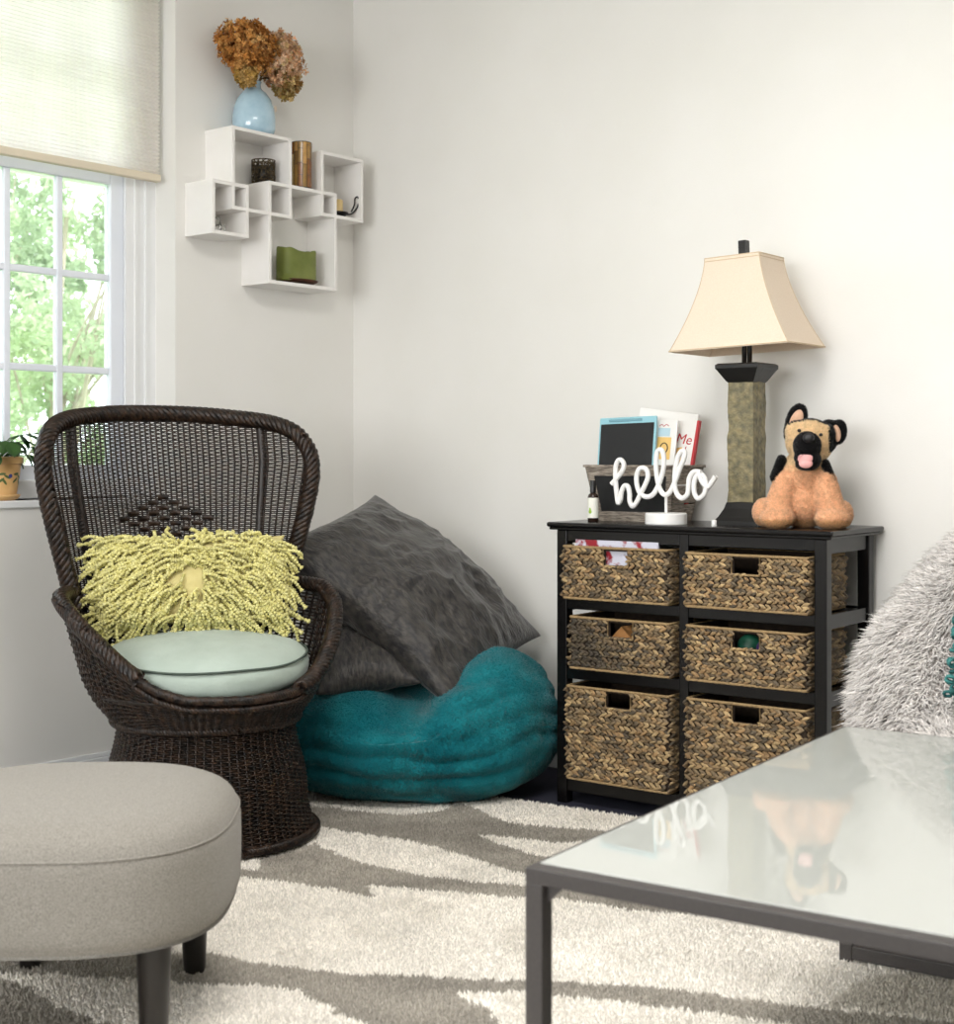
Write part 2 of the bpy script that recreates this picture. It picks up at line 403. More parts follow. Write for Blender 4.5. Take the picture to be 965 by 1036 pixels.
# cellular shade hanging in the recess
sh = thing('window_shade', 'cream pleated cellular shade lowered over the upper half of the window', 'window shade', onleft(0, 0), AL)
S0, S1, SZ = 0.826, 2.225, 1.868
n = 56; zz = np.linspace(SZ+.02, WZ1-.045, n*2+1); yy = np.where(np.arange(n*2+1) % 2, .058, .047)
V = [];
for x in (-S1, -S0):
    V += [[x, y, z] for y, z in zip(yy, zz)]
mb = MB(); mb.add(V, grid_faces(2, n*2+1))
mb.build('shade_fabric', M['shade_fabric'], sh, False)
MB().box(-S1, -S0, .040, .066, SZ, SZ+.024, .004).build('bottom_rail', mat('shade_rail', (222, 210, 188), rough=0.6), sh, False)
MB().box(-S1, -S0, .030, .075, WZ1-.05, WZ1, .004).build('head_rail', M['trim'], sh, False)

# ------------------------------------------------------------------ outside
def leaf_cloud(mb, n, cs, rs, size):
    P = []
    w = A3([r[0]*r[1]*r[2] for r in rs])**0.7; idx = RS.choice(len(cs), n, p=w/w.sum())
    d = RS.randn(n, 3); d /= np.linalg.norm(d, axis=1, keepdims=True); rad = (0.45+0.55*RS.rand(n))[:, None]
    c = A3(cs)[idx]+d*rad*A3(rs)[idx]
    a = RS.randn(n, 3); a /= np.linalg.norm(a, axis=1, keepdims=True); b = np.cross(a, RS.randn(n, 3)); b /= np.linalg.norm(b, axis=1, keepdims=True)
    s = (size*(0.6+0.8*RS.rand(n)))[:, None]
    V = np.stack([c-a*s, c+b*s*.45, c+a*s, c-b*s*.45], 1).reshape(-1, 3)
    mb.add(V, np.arange(n*4).reshape(-1, 4))
def tree(loc, h, cs, rs, n, label, size=0.07):
    t = thing('tree', label, 'tree', loc, group=None)
    tr = MB(); pts = spline([(0, 0, 0), (.05, .02, h*.3), (-.05, .05, h*.6), (.05, 0, h*.9)], 14)
    tubes(tr, pts, np.linspace(.06, .015, 14), 8, ref=(1, 0.1, 0))
    for i, c in enumerate(cs[::5]):
        q = spline([pts[4+i % 6], (pts[4+i % 6]+A3(c))/2+A3([0, 0, .1]), A3(c)], 8); tubes(tr, q, np.linspace(.014, .005, 8), 6, ref=(1, 0.1, 0))
    tr.build('trunk', M['bark'], t)
    f = MB(); leaf_cloud(f, n, cs, rs, size); f.build('foliage', M['tree_leaf'], t, False)
# direction outwards from the window: -NL
def outp(s, d, z=0): p = CORN-UL*s-NL*d; return (p[0], p[1], z)
def crown(rng, c, R, k):
    cs = []
    while len(cs) < k:
        p = rng.uniform(-1, 1, 3)
        if (p**2).sum() <= 1: cs.append(tuple(A3(c)+p*A3(R)))
    return cs, [tuple(rng.uniform(.10, .24, 3)) for _ in cs]
rg_ = np.random.RandomState(5)
cs, rs2 = crown(rg_, (0, 0, 3.4), (1.0, 1.0, 1.7), 90); tree(outp(-1.9, 4.6, -1.2), 4.2, cs, rs2, 15000, 'leafy green tree seen through the right panes of the window', .032)
cs, rs2 = crown(rg_, (0, 0, 3.6), (1.3, 1.2, 2.0), 80); tree(outp(-3.0, 7.6, -1.2), 4.6, cs, rs2, 12000, 'leafy green tree farther off seen through the left panes of the window', .045)
lawn = MB().box(-12, 12, .6, 26, -1.3, -1.2).build('lawn', M['grass'], None, False, (CORN[0], CORN[1], 0), (0, 0, AL)); lawn['kind'] = 'structure'

# ------------------------------------------------------------------ rug
RP = {
'G1': [(-0.56, 4.16), (-0.351, 4.054), (-0.214, 3.995), (-0.101, 4.042), (-0.044, 4.13), (-0.005, 4.06), (0.052, 3.957), (0.107, 3.9), (0.234, 3.853), (0.306, 3.841), (0.416, 3.77), (0.408, 3.693), (0.247, 3.731), (0.225, 3.707), (0.103, 3.754), (-0.004, 3.793), (0.049, 3.707), (0.133, 3.609), (0.214, 3.517), (0.245, 3.373), (0.173, 3.384), (0.11, 3.429), (-0.038, 3.594), (-0.183, 3.741), (-0.293, 3.793), (-0.439, 3.882), (-0.508, 3.919), (-.75, 4.02), (-.9, 4.2), (-.8, 4.5)],
'G2': [(-0.53, 3.563), (-0.472, 3.641), (-0.419, 3.707), (-0.358, 3.625), (-0.246, 3.502), (-0.118, 3.415), (-0.036, 3.378), (0.107, 3.34), (0.201, 3.318), (0.327, 3.266), (0.476, 3.152), (0.522, 3.108), (0.318, 3.173), (0.182, 3.244), (0.061, 3.259), (-0.114, 3.305), (-0.219, 3.34), (-0.25, 3.34), (-0.222, 3.265), (-0.236, 3.253), (-0.328, 3.318), (-0.412, 3.359), (-0.48, 3.386), (-0.553, 3.415), (-0.592, 3.429), (-1.1, 3.36), (-1.5, 3.4), (-1.0, 3.52), (-0.562, 3.472), (-0.515, 3.464)],
'G3': [(-1.5, 2.85), (-0.976, 2.87), (-0.729, 2.90), (-0.504, 2.88), (-0.436, 2.837), (-0.329, 2.795), (-0.227, 2.765), (-0.122, 2.761), (-0.029, 2.743), (0.088, 2.734), (0.144, 2.729), (0.272, 2.713), (0.404, 2.675), (0.497, 2.639), (0.612, 2.591), (0.719, 2.568), (.95, 2.50), (1.3, 2.3), (.9, 2.35), (0.59, 2.49), (0.545, 2.525), (0.48, 2.546), (0.416, 2.58), (0.349, 2.603), (0.22, 2.644), (0.14, 2.663), (0.086, 2.68), (0.022, 2.68), (-0.035, 2.671), (0.003, 2.604), (0.033, 2.524), (0.055, 2.449), (.06, 2.2), (0, 1.9), (-.25, 2.2), (-0.165, 2.449), (-0.195, 2.524), (-0.242, 2.571), (-0.278, 2.62), (-0.329, 2.68), (-0.364, 2.707), (-0.482, 2.716), (-0.541, 2.723), (-0.615, 2.745), (-0.669, 2.741), (-0.734, 2.759), (-0.827, 2.769), (-0.905, 2.776), (-1.3, 2.78)],
'G4': [(-1.3, 2.83), (-1.062, 2.791), (-0.898, 2.755), (-0.857, 2.72), (-0.806, 2.666), (-0.761, 2.627), (-0.722, 2.589), (-0.639, 2.525), (-0.56, 2.44), (-.7, 2.1), (-1.1, 2.0), (-1.5, 2.3)],
'L5': [(0.68, 2.70), (0.77, 2.76), (0.874, 2.80), (1.1, 2.76), (1.3, 2.5), (0.963, 2.561), (0.817, 2.55), (0.721, 2.583), (0.614, 2.603)],
'G6': [(.9, 3.3), (1.3, 3.1), (1.8, 2.6), (1.7, 2.5), (1.2, 2.85), (.8, 3.1)]}
def inpoly(x, y, poly):
    p = A3(poly); r = np.zeros(len(x), bool); j = len(p)-1
    for i in range(len(p)):
        c = ((p[i, 1] > y) != (p[j, 1] > y)) & (x < (p[j, 0]-p[i, 0])*(y-p[i, 1])/(p[j, 1]-p[i, 1]+1e-12)+p[i, 0])
        r ^= c; j = i
    return r
CREAM = A3(lin((240, 234, 224))[:3]); GREY = A3(lin((162, 156, 146))[:3]); GREY2 = A3(lin((206, 199, 187))[:3])
def rugcol(x, y):
    P = np.c_[x, y, 0*x]; jx = x+.008*noise(P, 60, 1)+.008*noise(P, 25, 3); jy = y+.008*noise(P, 60, 2)+.008*noise(P, 25, 5)
    c = np.broadcast_to(CREAM, (len(x), 3)).copy()
    v = fbm(P*A3([1, 1.6, 1]), 6, 9, 4)
    c *= (1+.09*v)[:, None]
    mott = np.clip(fbm(P, 9, 4, 4)*1.6-.55, 0, 1)[:, None]*.45; c = c*(1-mott)+GREY2*mott
    for k in ('G1', 'G2', 'G3', 'G4', 'G6'):
        m_ = inpoly(jx, jy, RP[k]); c[m_] = GREY*(1+.22*v[m_])[:, None]
    m_ = inpoly(jx, jy, RP['L5']); c[m_] = GREY2
    return c
rug = thing('area_rug', 'cream shag rug with sweeping grey swooshes covering the dark floor', 'rug', (0.204, 4.125, 0), math.atan2(-.151, .219)+.04)
RA = rug.rotation_euler[2]; rc, rs_ = math.cos(RA), math.sin(RA)
RX0, RX1, RY0, RY1 = -1.10, 2.0, -3.0, 0.0
def r2w(u, v): return .204+rc*u-rs_*v, 4.125+rs_*u+rc*v
g_ = .02; us = np.arange(RX0, RX1+.001, g_); vs = np.arange(RY0, RY1+.001, g_); Ug, Vg = np.meshgrid(us, vs, indexing='ij')
wx, wy = r2w(Ug.ravel(), Vg.ravel())
mb = MB(); mb.add(np.c_[Ug.ravel(), Vg.ravel(), np.full(Ug.size, .012)], grid_faces(len(us), len(vs)), rugcol(wx, wy)*.8)
mb.box(RX0, RX1, RY0, RY1, 0.0005, .011, col=CREAM*.8)
mb.build('rug_base', M['rug'], rug, True)
NT = 260000
u = RX0+(RX1-RX0)*RS.rand(NT); v = RY0+(RY1-RY0)*RS.rand(NT)
# denser pile: more, finer tufts near the open middle of the floor
wx, wy = r2w(u, v); keep = (wy > 1.9) & (wx > -1.9); u, v, wx, wy = u[keep], v[keep], wx[keep], wy[keep]; N_ = len(u)
c = rugcol(wx, wy)*(0.82+.36*RS.rand(N_, 1))
d = np.c_[RS.randn(N_)*.35, RS.randn(N_)*.35, np.ones(N_)]
flow = noise(np.c_[wx, wy, 0*wx], 7, 21); d[:, 0] += flow*.15
mb = MB(); strands(mb, np.c_[u, v, np.full(N_, .011)], d, .007+.004*RS.rand(N_), .0030, c, c*1.06, segs=1)
o = mb.build('rug_pile', M['rug'], rug, True); o['kind'] = 'stuff'

# ------------------------------------------------------------------ wicker chair
CH = thing('wicker_armchair', 'dark brown woven wicker barrel armchair with a tall rounded back in front of the window', 'chair', (-.700, 3.79, .02), math.radians(29))
def weave(mb, S, a0, a1, na, nb, rs=.0028, rw=.0024, amp=.0028, spa=4, closed=False, stake_steps=40, kk=4):
    """stakes run along b, thin wefts along a and weave over and under them"""
    a = np.linspace(a0, a1, na, endpoint=not closed); b = np.linspace(0, 1, stake_steps)
    Ag, Bg = np.meshgrid(a, b, indexing='ij'); P, Nn = S(Ag, Bg); tubes(mb, P, rs, kk, ref=Nn)
    aw = np.linspace(a0, a1, na*spa if closed else (na-1)*spa+1, endpoint=not closed); bw = (np.arange(nb)+.5)/nb
    Ag, Bg = np.meshgrid(aw, bw, indexing='xy'); P, Nn = S(Ag, Bg)
    ph = np.cos(PI*np.arange(len(aw))/spa)[None]*np.where(np.arange(nb) % 2, 1, -1)[:, None]
    tubes(mb, P+Nn*(ph*amp)[..., None], rw, 3, ref=Nn, closed=closed)
# pedestal
def S_base(a, b):
    r = .28-.055*np.clip(b, 0, 1)**.8*1.0; r = r-.004*np.sin(b*9); P = np.stack([r*np.sin(a), -r*np.cos(a), .01+.29*b], -1)
    return P, np.stack([np.sin(a), -np.cos(a), 0*a], -1)
mb = MB(); weave(mb, S_base, 0, 2*PI, 72, 54, .0035, .0030, .0032, 4, True, 20)
th = np.linspace(0, 2*PI, 60, endpoint=False)
mb.lathe([(.255, .01), (.215, .295)], 48)
mb.build('pedestal', M['wicker'], CH)
rg = lambda r, z: np.stack([r*np.sin(th), -r*np.cos(th), 0*th+z], 1)
mb = MB(); rope(mb, rg(.281, .012), .014, 4, .03, .006, True); mb.build('foot_braid', M['wicker'], CH)
mb = MB(); rope(mb, rg(.236, .303), .013, 4, .035, .006, True); mb.build('waist_braid', M['wicker'], CH)
# bowl and arms
TZ = ([0, 28, 42, 56, 72, 88, 102, 116, 132, 180], [.385, .39, .412, .455, .52, .58, .612, .618, .58, .52])
TR = ([0, 28, 42, 56, 72, 88, 102, 116, 132, 180], [.300, .300, .303, .312, .33, .352, .366, .360, .330, .30])
def top_edge(a):
    d = np.abs(np.degrees(a)); return np.interp(d, *TR), np.interp(d, *TZ)
def S_bowl(a, b):
    R1, Z1 = top_edge(a); z = .305+(Z1-.305)*b
    r = .236+(R1-.236)*np.clip((z-.305)/.11, 0, 1)**.75*(.35+.65*b)+.012*np.sin(np.clip((z-.305)/.11, 0, 1)*PI)
    P = np.stack([r*np.sin(a), -r*np.cos(a), z], -1)
    return P, np.stack([np.sin(a), -np.cos(a), -.2+0*a], -1)
mb = MB(); weave(mb, S_bowl, -PI, PI, 84, 34, .0035, .0030, .0034, 4, True, 24)
mb.build('woven_bowl', M['wicker'], CH)
# seat deck
MB().lathe([(.0, .37), (.25, .37), (.29, .385), (.29, .375), (.25, .36), (0, .36)], 40).build('seat_deck', M['wicker_pole'], CH)
# back
HW = ([.46, .55, .64, .735, .82, .895, .955, .995, 1.033, 1.063, 1.084, 1.093], [.262, .282, .305, .330, .352, .368, .373, .368, .350, .305, .205, .0])
def hw(z): return np.interp(z, *HW)
def yb(x, z): return .265+(z-.42)*.27-1.6*x*x*(.8+.2*np.clip((z-.45)/.6, 0, 1))
def back_pt(x, z): return np.stack([x, yb(x, z), z], -1)
def back_n(x, z):
    n_ = np.stack([-3.0*x, -np.ones_like(x), .27+0*x], -1); return n_/np.linalg.norm(n_, axis=-1, keepdims=True)
mb = MB()
zs = np.arange(.49, 1.087, .0053)
na = 206
for i, z in enumerate(zs):
    w = hw(z); x = np.linspace(-w, w, na); Z = np.full(na, z)
    ph = np.cos(PI*x/.0158+(0 if i % 2 else PI)); tubes(mb, (back_pt(x, Z)+back_n(x, Z)*(ph*.0030)[:, None])[None], .0021, 3, ref=(0, 0, 1))
for x0 in np.arange(-.40, .401, .0158):
    # stakes fan slightly: x scales with the width of the back
    zt = np.linspace(.47, 1.087, 50); x = x0*(.76+.24*np.clip((zt-.46)/.5, 0, 1)); ok = np.abs(x) < hw(zt)
    if ok.sum() > 3:
        zz_ = np.linspace(zt[ok][0], zt[ok][-1], 40); x = x0*(.76+.24*np.clip((zz_-.46)/.5, 0, 1))
        tubes(mb, back_pt(x, zz_)[None], .0031, 4, ref=(0, 1, 0))
mb.build('woven_back', M['wicker'], CH)
for x0 in (-.27, .27):
    mb = MB()
    z = np.linspace(.42, 1.067, 30); x = x0*(.80+.2*np.clip((z-.46)/.5, 0, 1)); P = back_pt(x, z); P[:, 1] += .010
    tubes(mb, P[None], .0125, 10, ref=(0, 1, 0)); mb.build('back_pole', M['wicker_pole'], CH)
mb = MB()     # diamond of wide flat strips woven into the middle of the back
for i in range(-7, 8):
    for j in range(-7, 8):
        if abs(i)*.030/.15+abs(j)*.0145/.085 <= 1.0 and (i+j) % 2 == 0:
            x = A3([i*.030-.015, i*.030+.0, i*.030+.015]); z = np.full(3, (.80)+j*.0145); P = back_pt(x, z)+back_n(x, z)*A3([.001, .0065, .001])[:, None]
            tubes(mb, P[None], .0076, 6, ref=(0, 1, .2), flat=.3)
mb.build('woven_diamond', M['wicker'], CH)
# rim braids
zo = A3([.57, .64, .735, .82, .895, .955, .998]); left = [(-hw(z), z) for z in zo]; topo = [(-.340, 1.045), (-.285, 1.073), (-.19, 1.088), (-.1, 1.095), (0, 1.097)]
half = left+topo; full = half+[(-x, z) for x, z in half[::-1][1:]]
q = spline(full, 220); P = back_pt(q[:, 0], q[:, 1]); mb = MB()
rope(mb, P, .025, 6, .10, .0100, per=.006, ref=back_n(q[:, 0], q[:, 1])[0]*0+A3([0, 1, .1])); mb.build('back_rim', M['wicker'], CH)
for sg in (-1, 1):
    a = np.radians(np.linspace(30 if sg > 0 else 50, 118, 60))*sg; R1, Z1 = top_edge(a); P = np.stack([R1*np.sin(a), -R1*np.cos(a), Z1+.004], 1)
    P = np.vstack([P, back_pt(A3([sg*.303]), A3([.62]))])
    mb = MB(); rope(mb, P, .0225, 6, .085, .0092); mb.build('arm_rim', M['wicker'], CH)
a = np.radians(np.linspace(-54, 34, 50)); R1, Z1 = top_edge(a); mb = MB()
P = np.stack([R1*np.sin(a), -R1*np.cos(a), Z1], 1); rope(mb, P, .014, 4, .03, .007)
rope(mb, P+A3([0, -.004, -.022]), .009, 3, .03, .0045); mb.build('seat_rim', M['wicker'], CH)

# seat cushion
cu = thing('seat_cushion', 'round pale mint green seat cushion with dark piping on the wicker chair', 'cushion', (-.706, 3.785, .458), 0, rot=(math.radians(5), 0, math.radians(12)))
nu, nv = 96, 40; th = np.arange(nu)/nu*2*PI; ph = np.linspace(-PI/2, PI/2, nv)
T_, Ph = np.meshgrid(th, ph, indexing='ij')
R_ = .270*np.abs(np.cos(Ph))**.38; Zz = .052*np.sign(np.sin(Ph))*np.abs(np.sin(Ph))**.75+.022*(1-(R_/.270)**2)*(Ph > 0)
V = np.stack([R_*np.cos(T_), R_*np.sin(T_)*.98, Zz], -1)
V[..., 2] += .005*fbm(V, 8, 3, 3); V[..., :2] *= (1+.012*noise(V*A3([6, 6, 30]), 1, 4))[..., None]
MBc = MB().add(V, grid_faces(nu, nv, True, False)); MBc.build('cushion_cover', M['cushion'], cu)
def ringz(z, r):
    p = np.stack([r*np.cos(th), r*np.sin(th)*.98, 0*th+z], 1); p[:, 2] += .004*noise(p, 7, 8); return p
mb = MB(); tubes(mb, ringz(.034, .265)[None], .0033, 6, closed=True); mb.build('piping', M['piping'], cu)
mb = MB(); tubes(mb, ringz(-.034, .266)[None], .0033, 6, closed=True); mb.build('piping', M['piping'], cu)

# pillow surface
def pillow_grid(w, h, t, n=48, pinch=.10, wr=.004, seed=0, ear=.0):
    u = np.linspace(-1, 1, n); Ug, Vg = np.meshgrid(u, u, indexing='ij')
    def side(sg):
        e = np.clip((1-np.abs(Ug)**2.4), 0, 1)*np.clip((1-np.abs(Vg)**2.4), 0, 1)
        T = t*e**.5
        x = w/2*Ug*(1-pinch*(1-Vg**2)*np.abs(Ug)**3); y = h/2*Vg*(1-pinch*(1-Ug**2)*np.abs(Vg)**3)
        P = np.stack([x, y, sg*T], -1); f_ = np.clip(e*3, 0, 1)
        nz = fbm(P*A3([1, 1, .2]), 7, seed+(1 if sg > 0 else 5), 4); P[..., 2] += sg*nz*wr*f_+sg*f_*wr*.45*(1-np.abs(noise(P*A3([1, 1.5, 0])+.03*nz[..., None], 11, seed+9)))**4
        P[..., 2] += ear*(np.abs(Ug*Vg)**4)*np.sign(Ug)*1.0
        return P
    return side(1), side(-1), n
def pillow(name, label, w, h, t, loc, rotm, m, seed, wr=.004, pinch=.1, n=56, parent=None, ear=0, bendx=0):
    a, b, n = pillow_grid(w, h, t, n, pinch, wr, seed, ear)
    if bendx:
        for q in (a, b): q[..., 2] += bendx*((q[..., 0]/(w/2))**2+(q[..., 1]/(h/2))**2)
    mb = MB(); mb.add(a, grid_faces(n, n)); mb.add(b, grid_faces(n, n)[:, ::-1])
    o = mb.build(name, m, parent)
    if parent is None:
        o.matrix_world = rotm
        if label: tag(o, label, 'pillow')
    bm = bmesh.new(); bm.from_mesh(o.data); bmesh.ops.remove_doubles(bm, verts=bm.verts, dist=.0006); bm.to_mesh(o.data); bm.free()
    for p in o.data.polygons: p.use_smooth = True
    return o
def frame_m(x, y, loc):
    x = Vector(x).normalized(); y = Vector(y); z = x.cross(y).normalized(); y = z.cross(x)
    m_ = Matrix((x, y, z)).transposed().to_4x4(); m_.translation = Vector(loc); return m_

# fringed pillow
fpw = thing('fringed_pillow', 'rectangular yellow-green pillow covered in knobbly yarn fringe, on the wicker chair', 'pillow', (-.760, 3.91, .660), 0, rot=(math.radians(72), 0, math.radians(14)))
pillow('pillow_body', None, .50, .25, .055, None, None, M['yarn_base'], 3, parent=fpw)
mb = MB(); NY = 640; nn_ = 30
px = RS.uniform(-.245, .245, NY); py = RS.uniform(-.12, .122, NY)
hole = (np.abs(px-.0) < .022) & (np.abs(py-.0) < .03)
px = px[~hole]; py = py[~hole]; NY = len(px)
e = np.clip((1-np.abs(px/.25)**2.4), 0, 1)*np.clip((1-np.abs(py/.125)**2.4), 0, 1); pz = .055*e**.5+.002
ang = np.arctan2(py*1.0-.0, px*1.2)+RS.randn(NY)*.75
dx = np.cos(ang)*.9; dy = np.sin(ang)*.6-.42; dn = np.hypot(dx, dy)+.2; dx /= dn; dy /= dn
Lg = RS.uniform(.055, .10, NY); t = np.linspace(0, 1, nn_)[None]
lift = RS.uniform(.012, .028, NY)[:, None]; X = px[:, None]+dx[:, None]*Lg[:, None]*t; curl = RS.randn(NY, 1)*.012
Y = py[:, None]+dy[:, None]*Lg[:, None]*t-.018*t**2*np.abs(dx[:, None])
X = X+curl*np.sin(t*PI); e2 = np.clip((1-np.clip(np.abs(X/.25), 0, 1)**2.4), 0, 1)*np.clip((1-np.clip(np.abs(Y/.125), 0, 1)**2.4), 0, 1)
Zs = .052*e2**.5+lift*np.sin(np.minimum(t*1.25, 1)*PI)*.8+RS.uniform(.003, .016, (NY, 1))
nb = (Lg/.0080)[:, None]; Rr = .0021+.0022*np.abs(np.sin(t*nb*PI)); Rr[:, -3:] = A3([.0055, .0062, .003])
Rr[:, 0] = .002
# more samples for the beads
tt = np.linspace(0, 1, 60); Xi = A3([np.interp(tt, t[0], r) for r in X]); Yi = A3([np.interp(tt, t[0], r) for r in Y]); Zi = A3([np.interp(tt, t[0], r) for r in Zs])
Rr = .0020+.0034*np.abs(np.sin(tt[None]*nb*PI)); Rr[:, -5:] = A3([.005, .0072, .0076, .0062, .003])
cc = np.ones((NY, 3))*(.88+.24*RS.rand(NY, 1))*A3([1, 1, .95]); tubes(mb, np.stack([Xi, Yi, Zi], -1), Rr, 6, ref=(.1, .2, 1), col=cc)
o = mb.build('yarn_fringe', M['yarn'], fpw); o['kind'] = 'stuff'

# ------------------------------------------------------------------ teal bean bag
bb = thing('bean_bag', 'teal plush bean bag on the floor between wicker chair and black cabinet', 'bean bag', (-.220, 4.36, .012), math.radians(-6))
nu, nv = 220, 130; th = np.arange(nu)/nu*2*PI; ph = np.linspace(-PI/2, PI/2, nv); T_, Ph = np.meshgrid(th, ph, indexing='ij')
ca = np.cos(T_)
R_ = .385*np.abs(np.cos(Ph))**np.where(Ph < 0, .3, .5); zt = .19+.19*np.sign(np.sin(Ph))*np.abs(np.sin(Ph))**.85
X = R_*np.cos(T_)*1.14; Y = R_*np.sin(T_)*.90
# higher on its right, dented where the pillow presses in
hgt = 1+.22*np.clip(X/.4, -1, 1)*np.clip((zt-.12)/.12, 0, 1)-.02; dent = .11*np.exp(-(((X-.055)/.12)**2+((Y+.24)/.24)**2))*np.clip((zt-.2)/.06, 0, 1)
Z = zt*hgt-dent; bul = 1+.05*np.sin(np.clip(Z/.38, 0, 1)*PI)
X *= bul; Y *= bul
V = np.stack([X, Y, Z], -1); rad = np.stack([np.cos(T_), np.sin(T_), 0*T_], -1)*np.abs(np.cos(Ph))[..., None]+np.stack([0*T_, 0*T_, np.sin(Ph)], -1)
w1 = noise(V, 3, 5)*.06+noise(V, 7, 12)*.018
fold = .5+.5*np.sin((Z+w1+.10*V[..., 0]*np.sin(T_+1))*2*PI/.066); amp = .008*(.35+.65*np.clip(noise(V*A3([1, 1, 2.4]), 4.5, 6)+.5, 0, 1))*(Z > .02)
V = V-rad*(amp*(1-(fold+.03)**.5))[..., None]*1.6+rad*(.012*fbm(V, 6, 7, 3))[..., None]
V[..., 2] = np.maximum(V[..., 2], .0)
mb = MB(); F = grid_faces(nu, nv, True, False); mb.add(V, F)
P, Nn = sample(V.reshape(-1, 3), [F], 90000); k = P[:, 2] > .01; P, Nn = P[k], Nn[k]
sgn = np.sign((Nn*(P-A3([0, 0, .15]))).sum(1)); Nn *= sgn[:, None]
flw = np.stack([noise(P, 12, 31), noise(P, 12, 32), noise(P, 12, 33)-.4], 1)
strands(mb, P, Nn*1.1+flw*.8+RS.randn(len(P), 3)*.25, .006, .0012, segs=1)
mb.build('bag_cover', M['teal'], bb)

# dark pillows
def corners_pillow(name, label, TL, TR_, BR, BL, t, seed, wr=.008, n=80, ear=0, bend=0):
    TL, TR_, BR, BL = [A3(p, float) for p in (TL, TR_, BR, BL)]; c = (TL+TR_+BR+BL)/4
    x = (TR_+BR-TL-BL)/2; y = (TL+TR_-BL-BR)/2; w, h = np.linalg.norm(x), np.linalg.norm(y)
    return pillow(name, label, w*1.0, h*1.0, t, None, frame_m(x, y, c), M['velvet'], seed, wr, .07, n, None, ear, bend)
corners_pillow('throw_pillow', 'large charcoal crushed velvet pillow tilted on top of the teal bean bag',
               (-.515, 4.42, .735), (-.195, 4.92, .885), (.065, 4.52, .410), (-.150, 3.93, .285), .112, 41, .020, 90)
corners_pillow('throw_pillow', 'charcoal velvet pillow lying underneath the large one beside the wicker chair',
               (-.57, 4.60, .55), (-.24, 4.66, .60), (-.20, 4.15, .335), (-.46, 4.08, .34), .075, 57, .012, 70)

# ------------------------------------------------------------------ basket cabinet
cab = thing('storage_cabinet', 'black open frame cabinet holding six woven baskets against the right wall', 'cabinet', (CAB[0], CAB[1], 0), AC)
X0, X1, Y0, Y1 = .025, .85, .018, .33
mb = MB(); mb.box(0, .874, 0, .345, HT-.014, HT, .005); mb.box(.006, .868, .006, .34, HT-.022, HT-.014, .003); mb.build('cabinet_top', M['black_wood'], cab, False)
pw = .034
for (x, y) in ((X0, Y0), (X1-pw, Y0), (X0, Y1-pw), (X1-pw, Y1-pw)):
    MB().box(x, x+pw, y, y+pw, 0, HT-.022, .003).build('post', M['black_wood'], cab, False)
xm = (X0+X1)/2
for y in (Y0+.002, Y1-pw): MB().box(xm-.014, xm+.014, y, y+.03, .06, HT-.022, .002).build('centre_divider', M['black_wood'], cab, False)
levels = [(.036, .074), (.358, .390), (.558, .588), (.752, HT-.022)]
for z0, z1 in levels:
    mb = MB(); mb.box(X0+pw, xm-.014, Y0+.003, Y0+.022, z0, z1, .002); mb.box(xm+.014, X1-pw, Y0+.003, Y0+.022, z0, z1, .002)
    mb.box(X0+pw, X1-pw, Y1-.022, Y1-.003, z0, z1, .002); mb.box(X0+.006, X0+.024, Y0+pw, Y1-pw, z0-.008, z1, .002); mb.box(X1-.024, X1-.006, Y0+pw, Y1-pw, z0-.008, z1, .002)
    mb.build('rail', M['black_wood'], cab, False)
for z0, z1 in levels[:3]:
    mb = MB(); mb.box(X0+.02, xm-.005, Y0+.02, Y1-.02, z1-.012, z1-.004); mb.box(xm+.005, X1-.02, Y0+.02, Y1-.02, z1-.012, z1-.004)
    mb.build('shelf', M['black_wood'], cab, False)

STRAW = [lin(c)[:3] for c in ((178, 152, 112), (160, 134, 98), (134, 112, 84), (196, 168, 124), (112, 96, 74), (146, 126, 98), (170, 138, 98), (104, 92, 76))]
def braid(mb, O, DU, DV, DN, W, H, rows, hole=None, dark=0.0, darkfn=None):
    O, DU, DV, DN = [A3(q, float) for q in (O, DU, DV, DN)]
    rh = H/rows; sp = rh*.98; V0, F0 = ico(2)
    for r in range(rows):
        nlob = int(W/sp)+2
        for half, sgn in ((.235, 1), (-.235, -1)):
            for i in range(nlob):
                u = (i-.5+.25*half)*sp+RS.randn()*.0008+(r % 3)*sp*.3; v_ = (r+.5+half)*rh+.0018*math.sin(u*22+r*1.7)
                if u < .002 or u > W-.002: continue
                if hole and hole[0]-.004 < u < hole[1]+.004 and v_ > hole[2]-.003: continue
                an = -sgn*(.40+.10*RS.randn()); ca_, sa = math.cos(an), math.sin(an)
                L_, Wd, Tk = sp*.80*(1+.10*RS.randn()), rh*.285*(1+.10*RS.randn()), rh*.22
                du = DU*ca_+DV*sa; dv = -DU*sa+DV*ca_
                tip = .3*L_*np.sin(V0[:, 0]*0)
                P = O+DU*u+DV*v_+DN*(.003+RS.rand()*.0025)+np.outer(V0[:, 0]*L_, du)+np.outer(V0[:, 1]*Wd*(1-.35*V0[:, 0]**2), dv)+np.outer(V0[:, 2]*Tk+V0[:, 0]*.003, DN)
                c_ = A3(STRAW[RS.randint(len(STRAW))])*(.75+.5*RS.rand())
                kk = dark if darkfn is None else darkfn(u/W, v_/H)
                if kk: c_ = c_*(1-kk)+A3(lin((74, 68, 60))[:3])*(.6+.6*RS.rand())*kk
                mb.add(P, F0, c_)
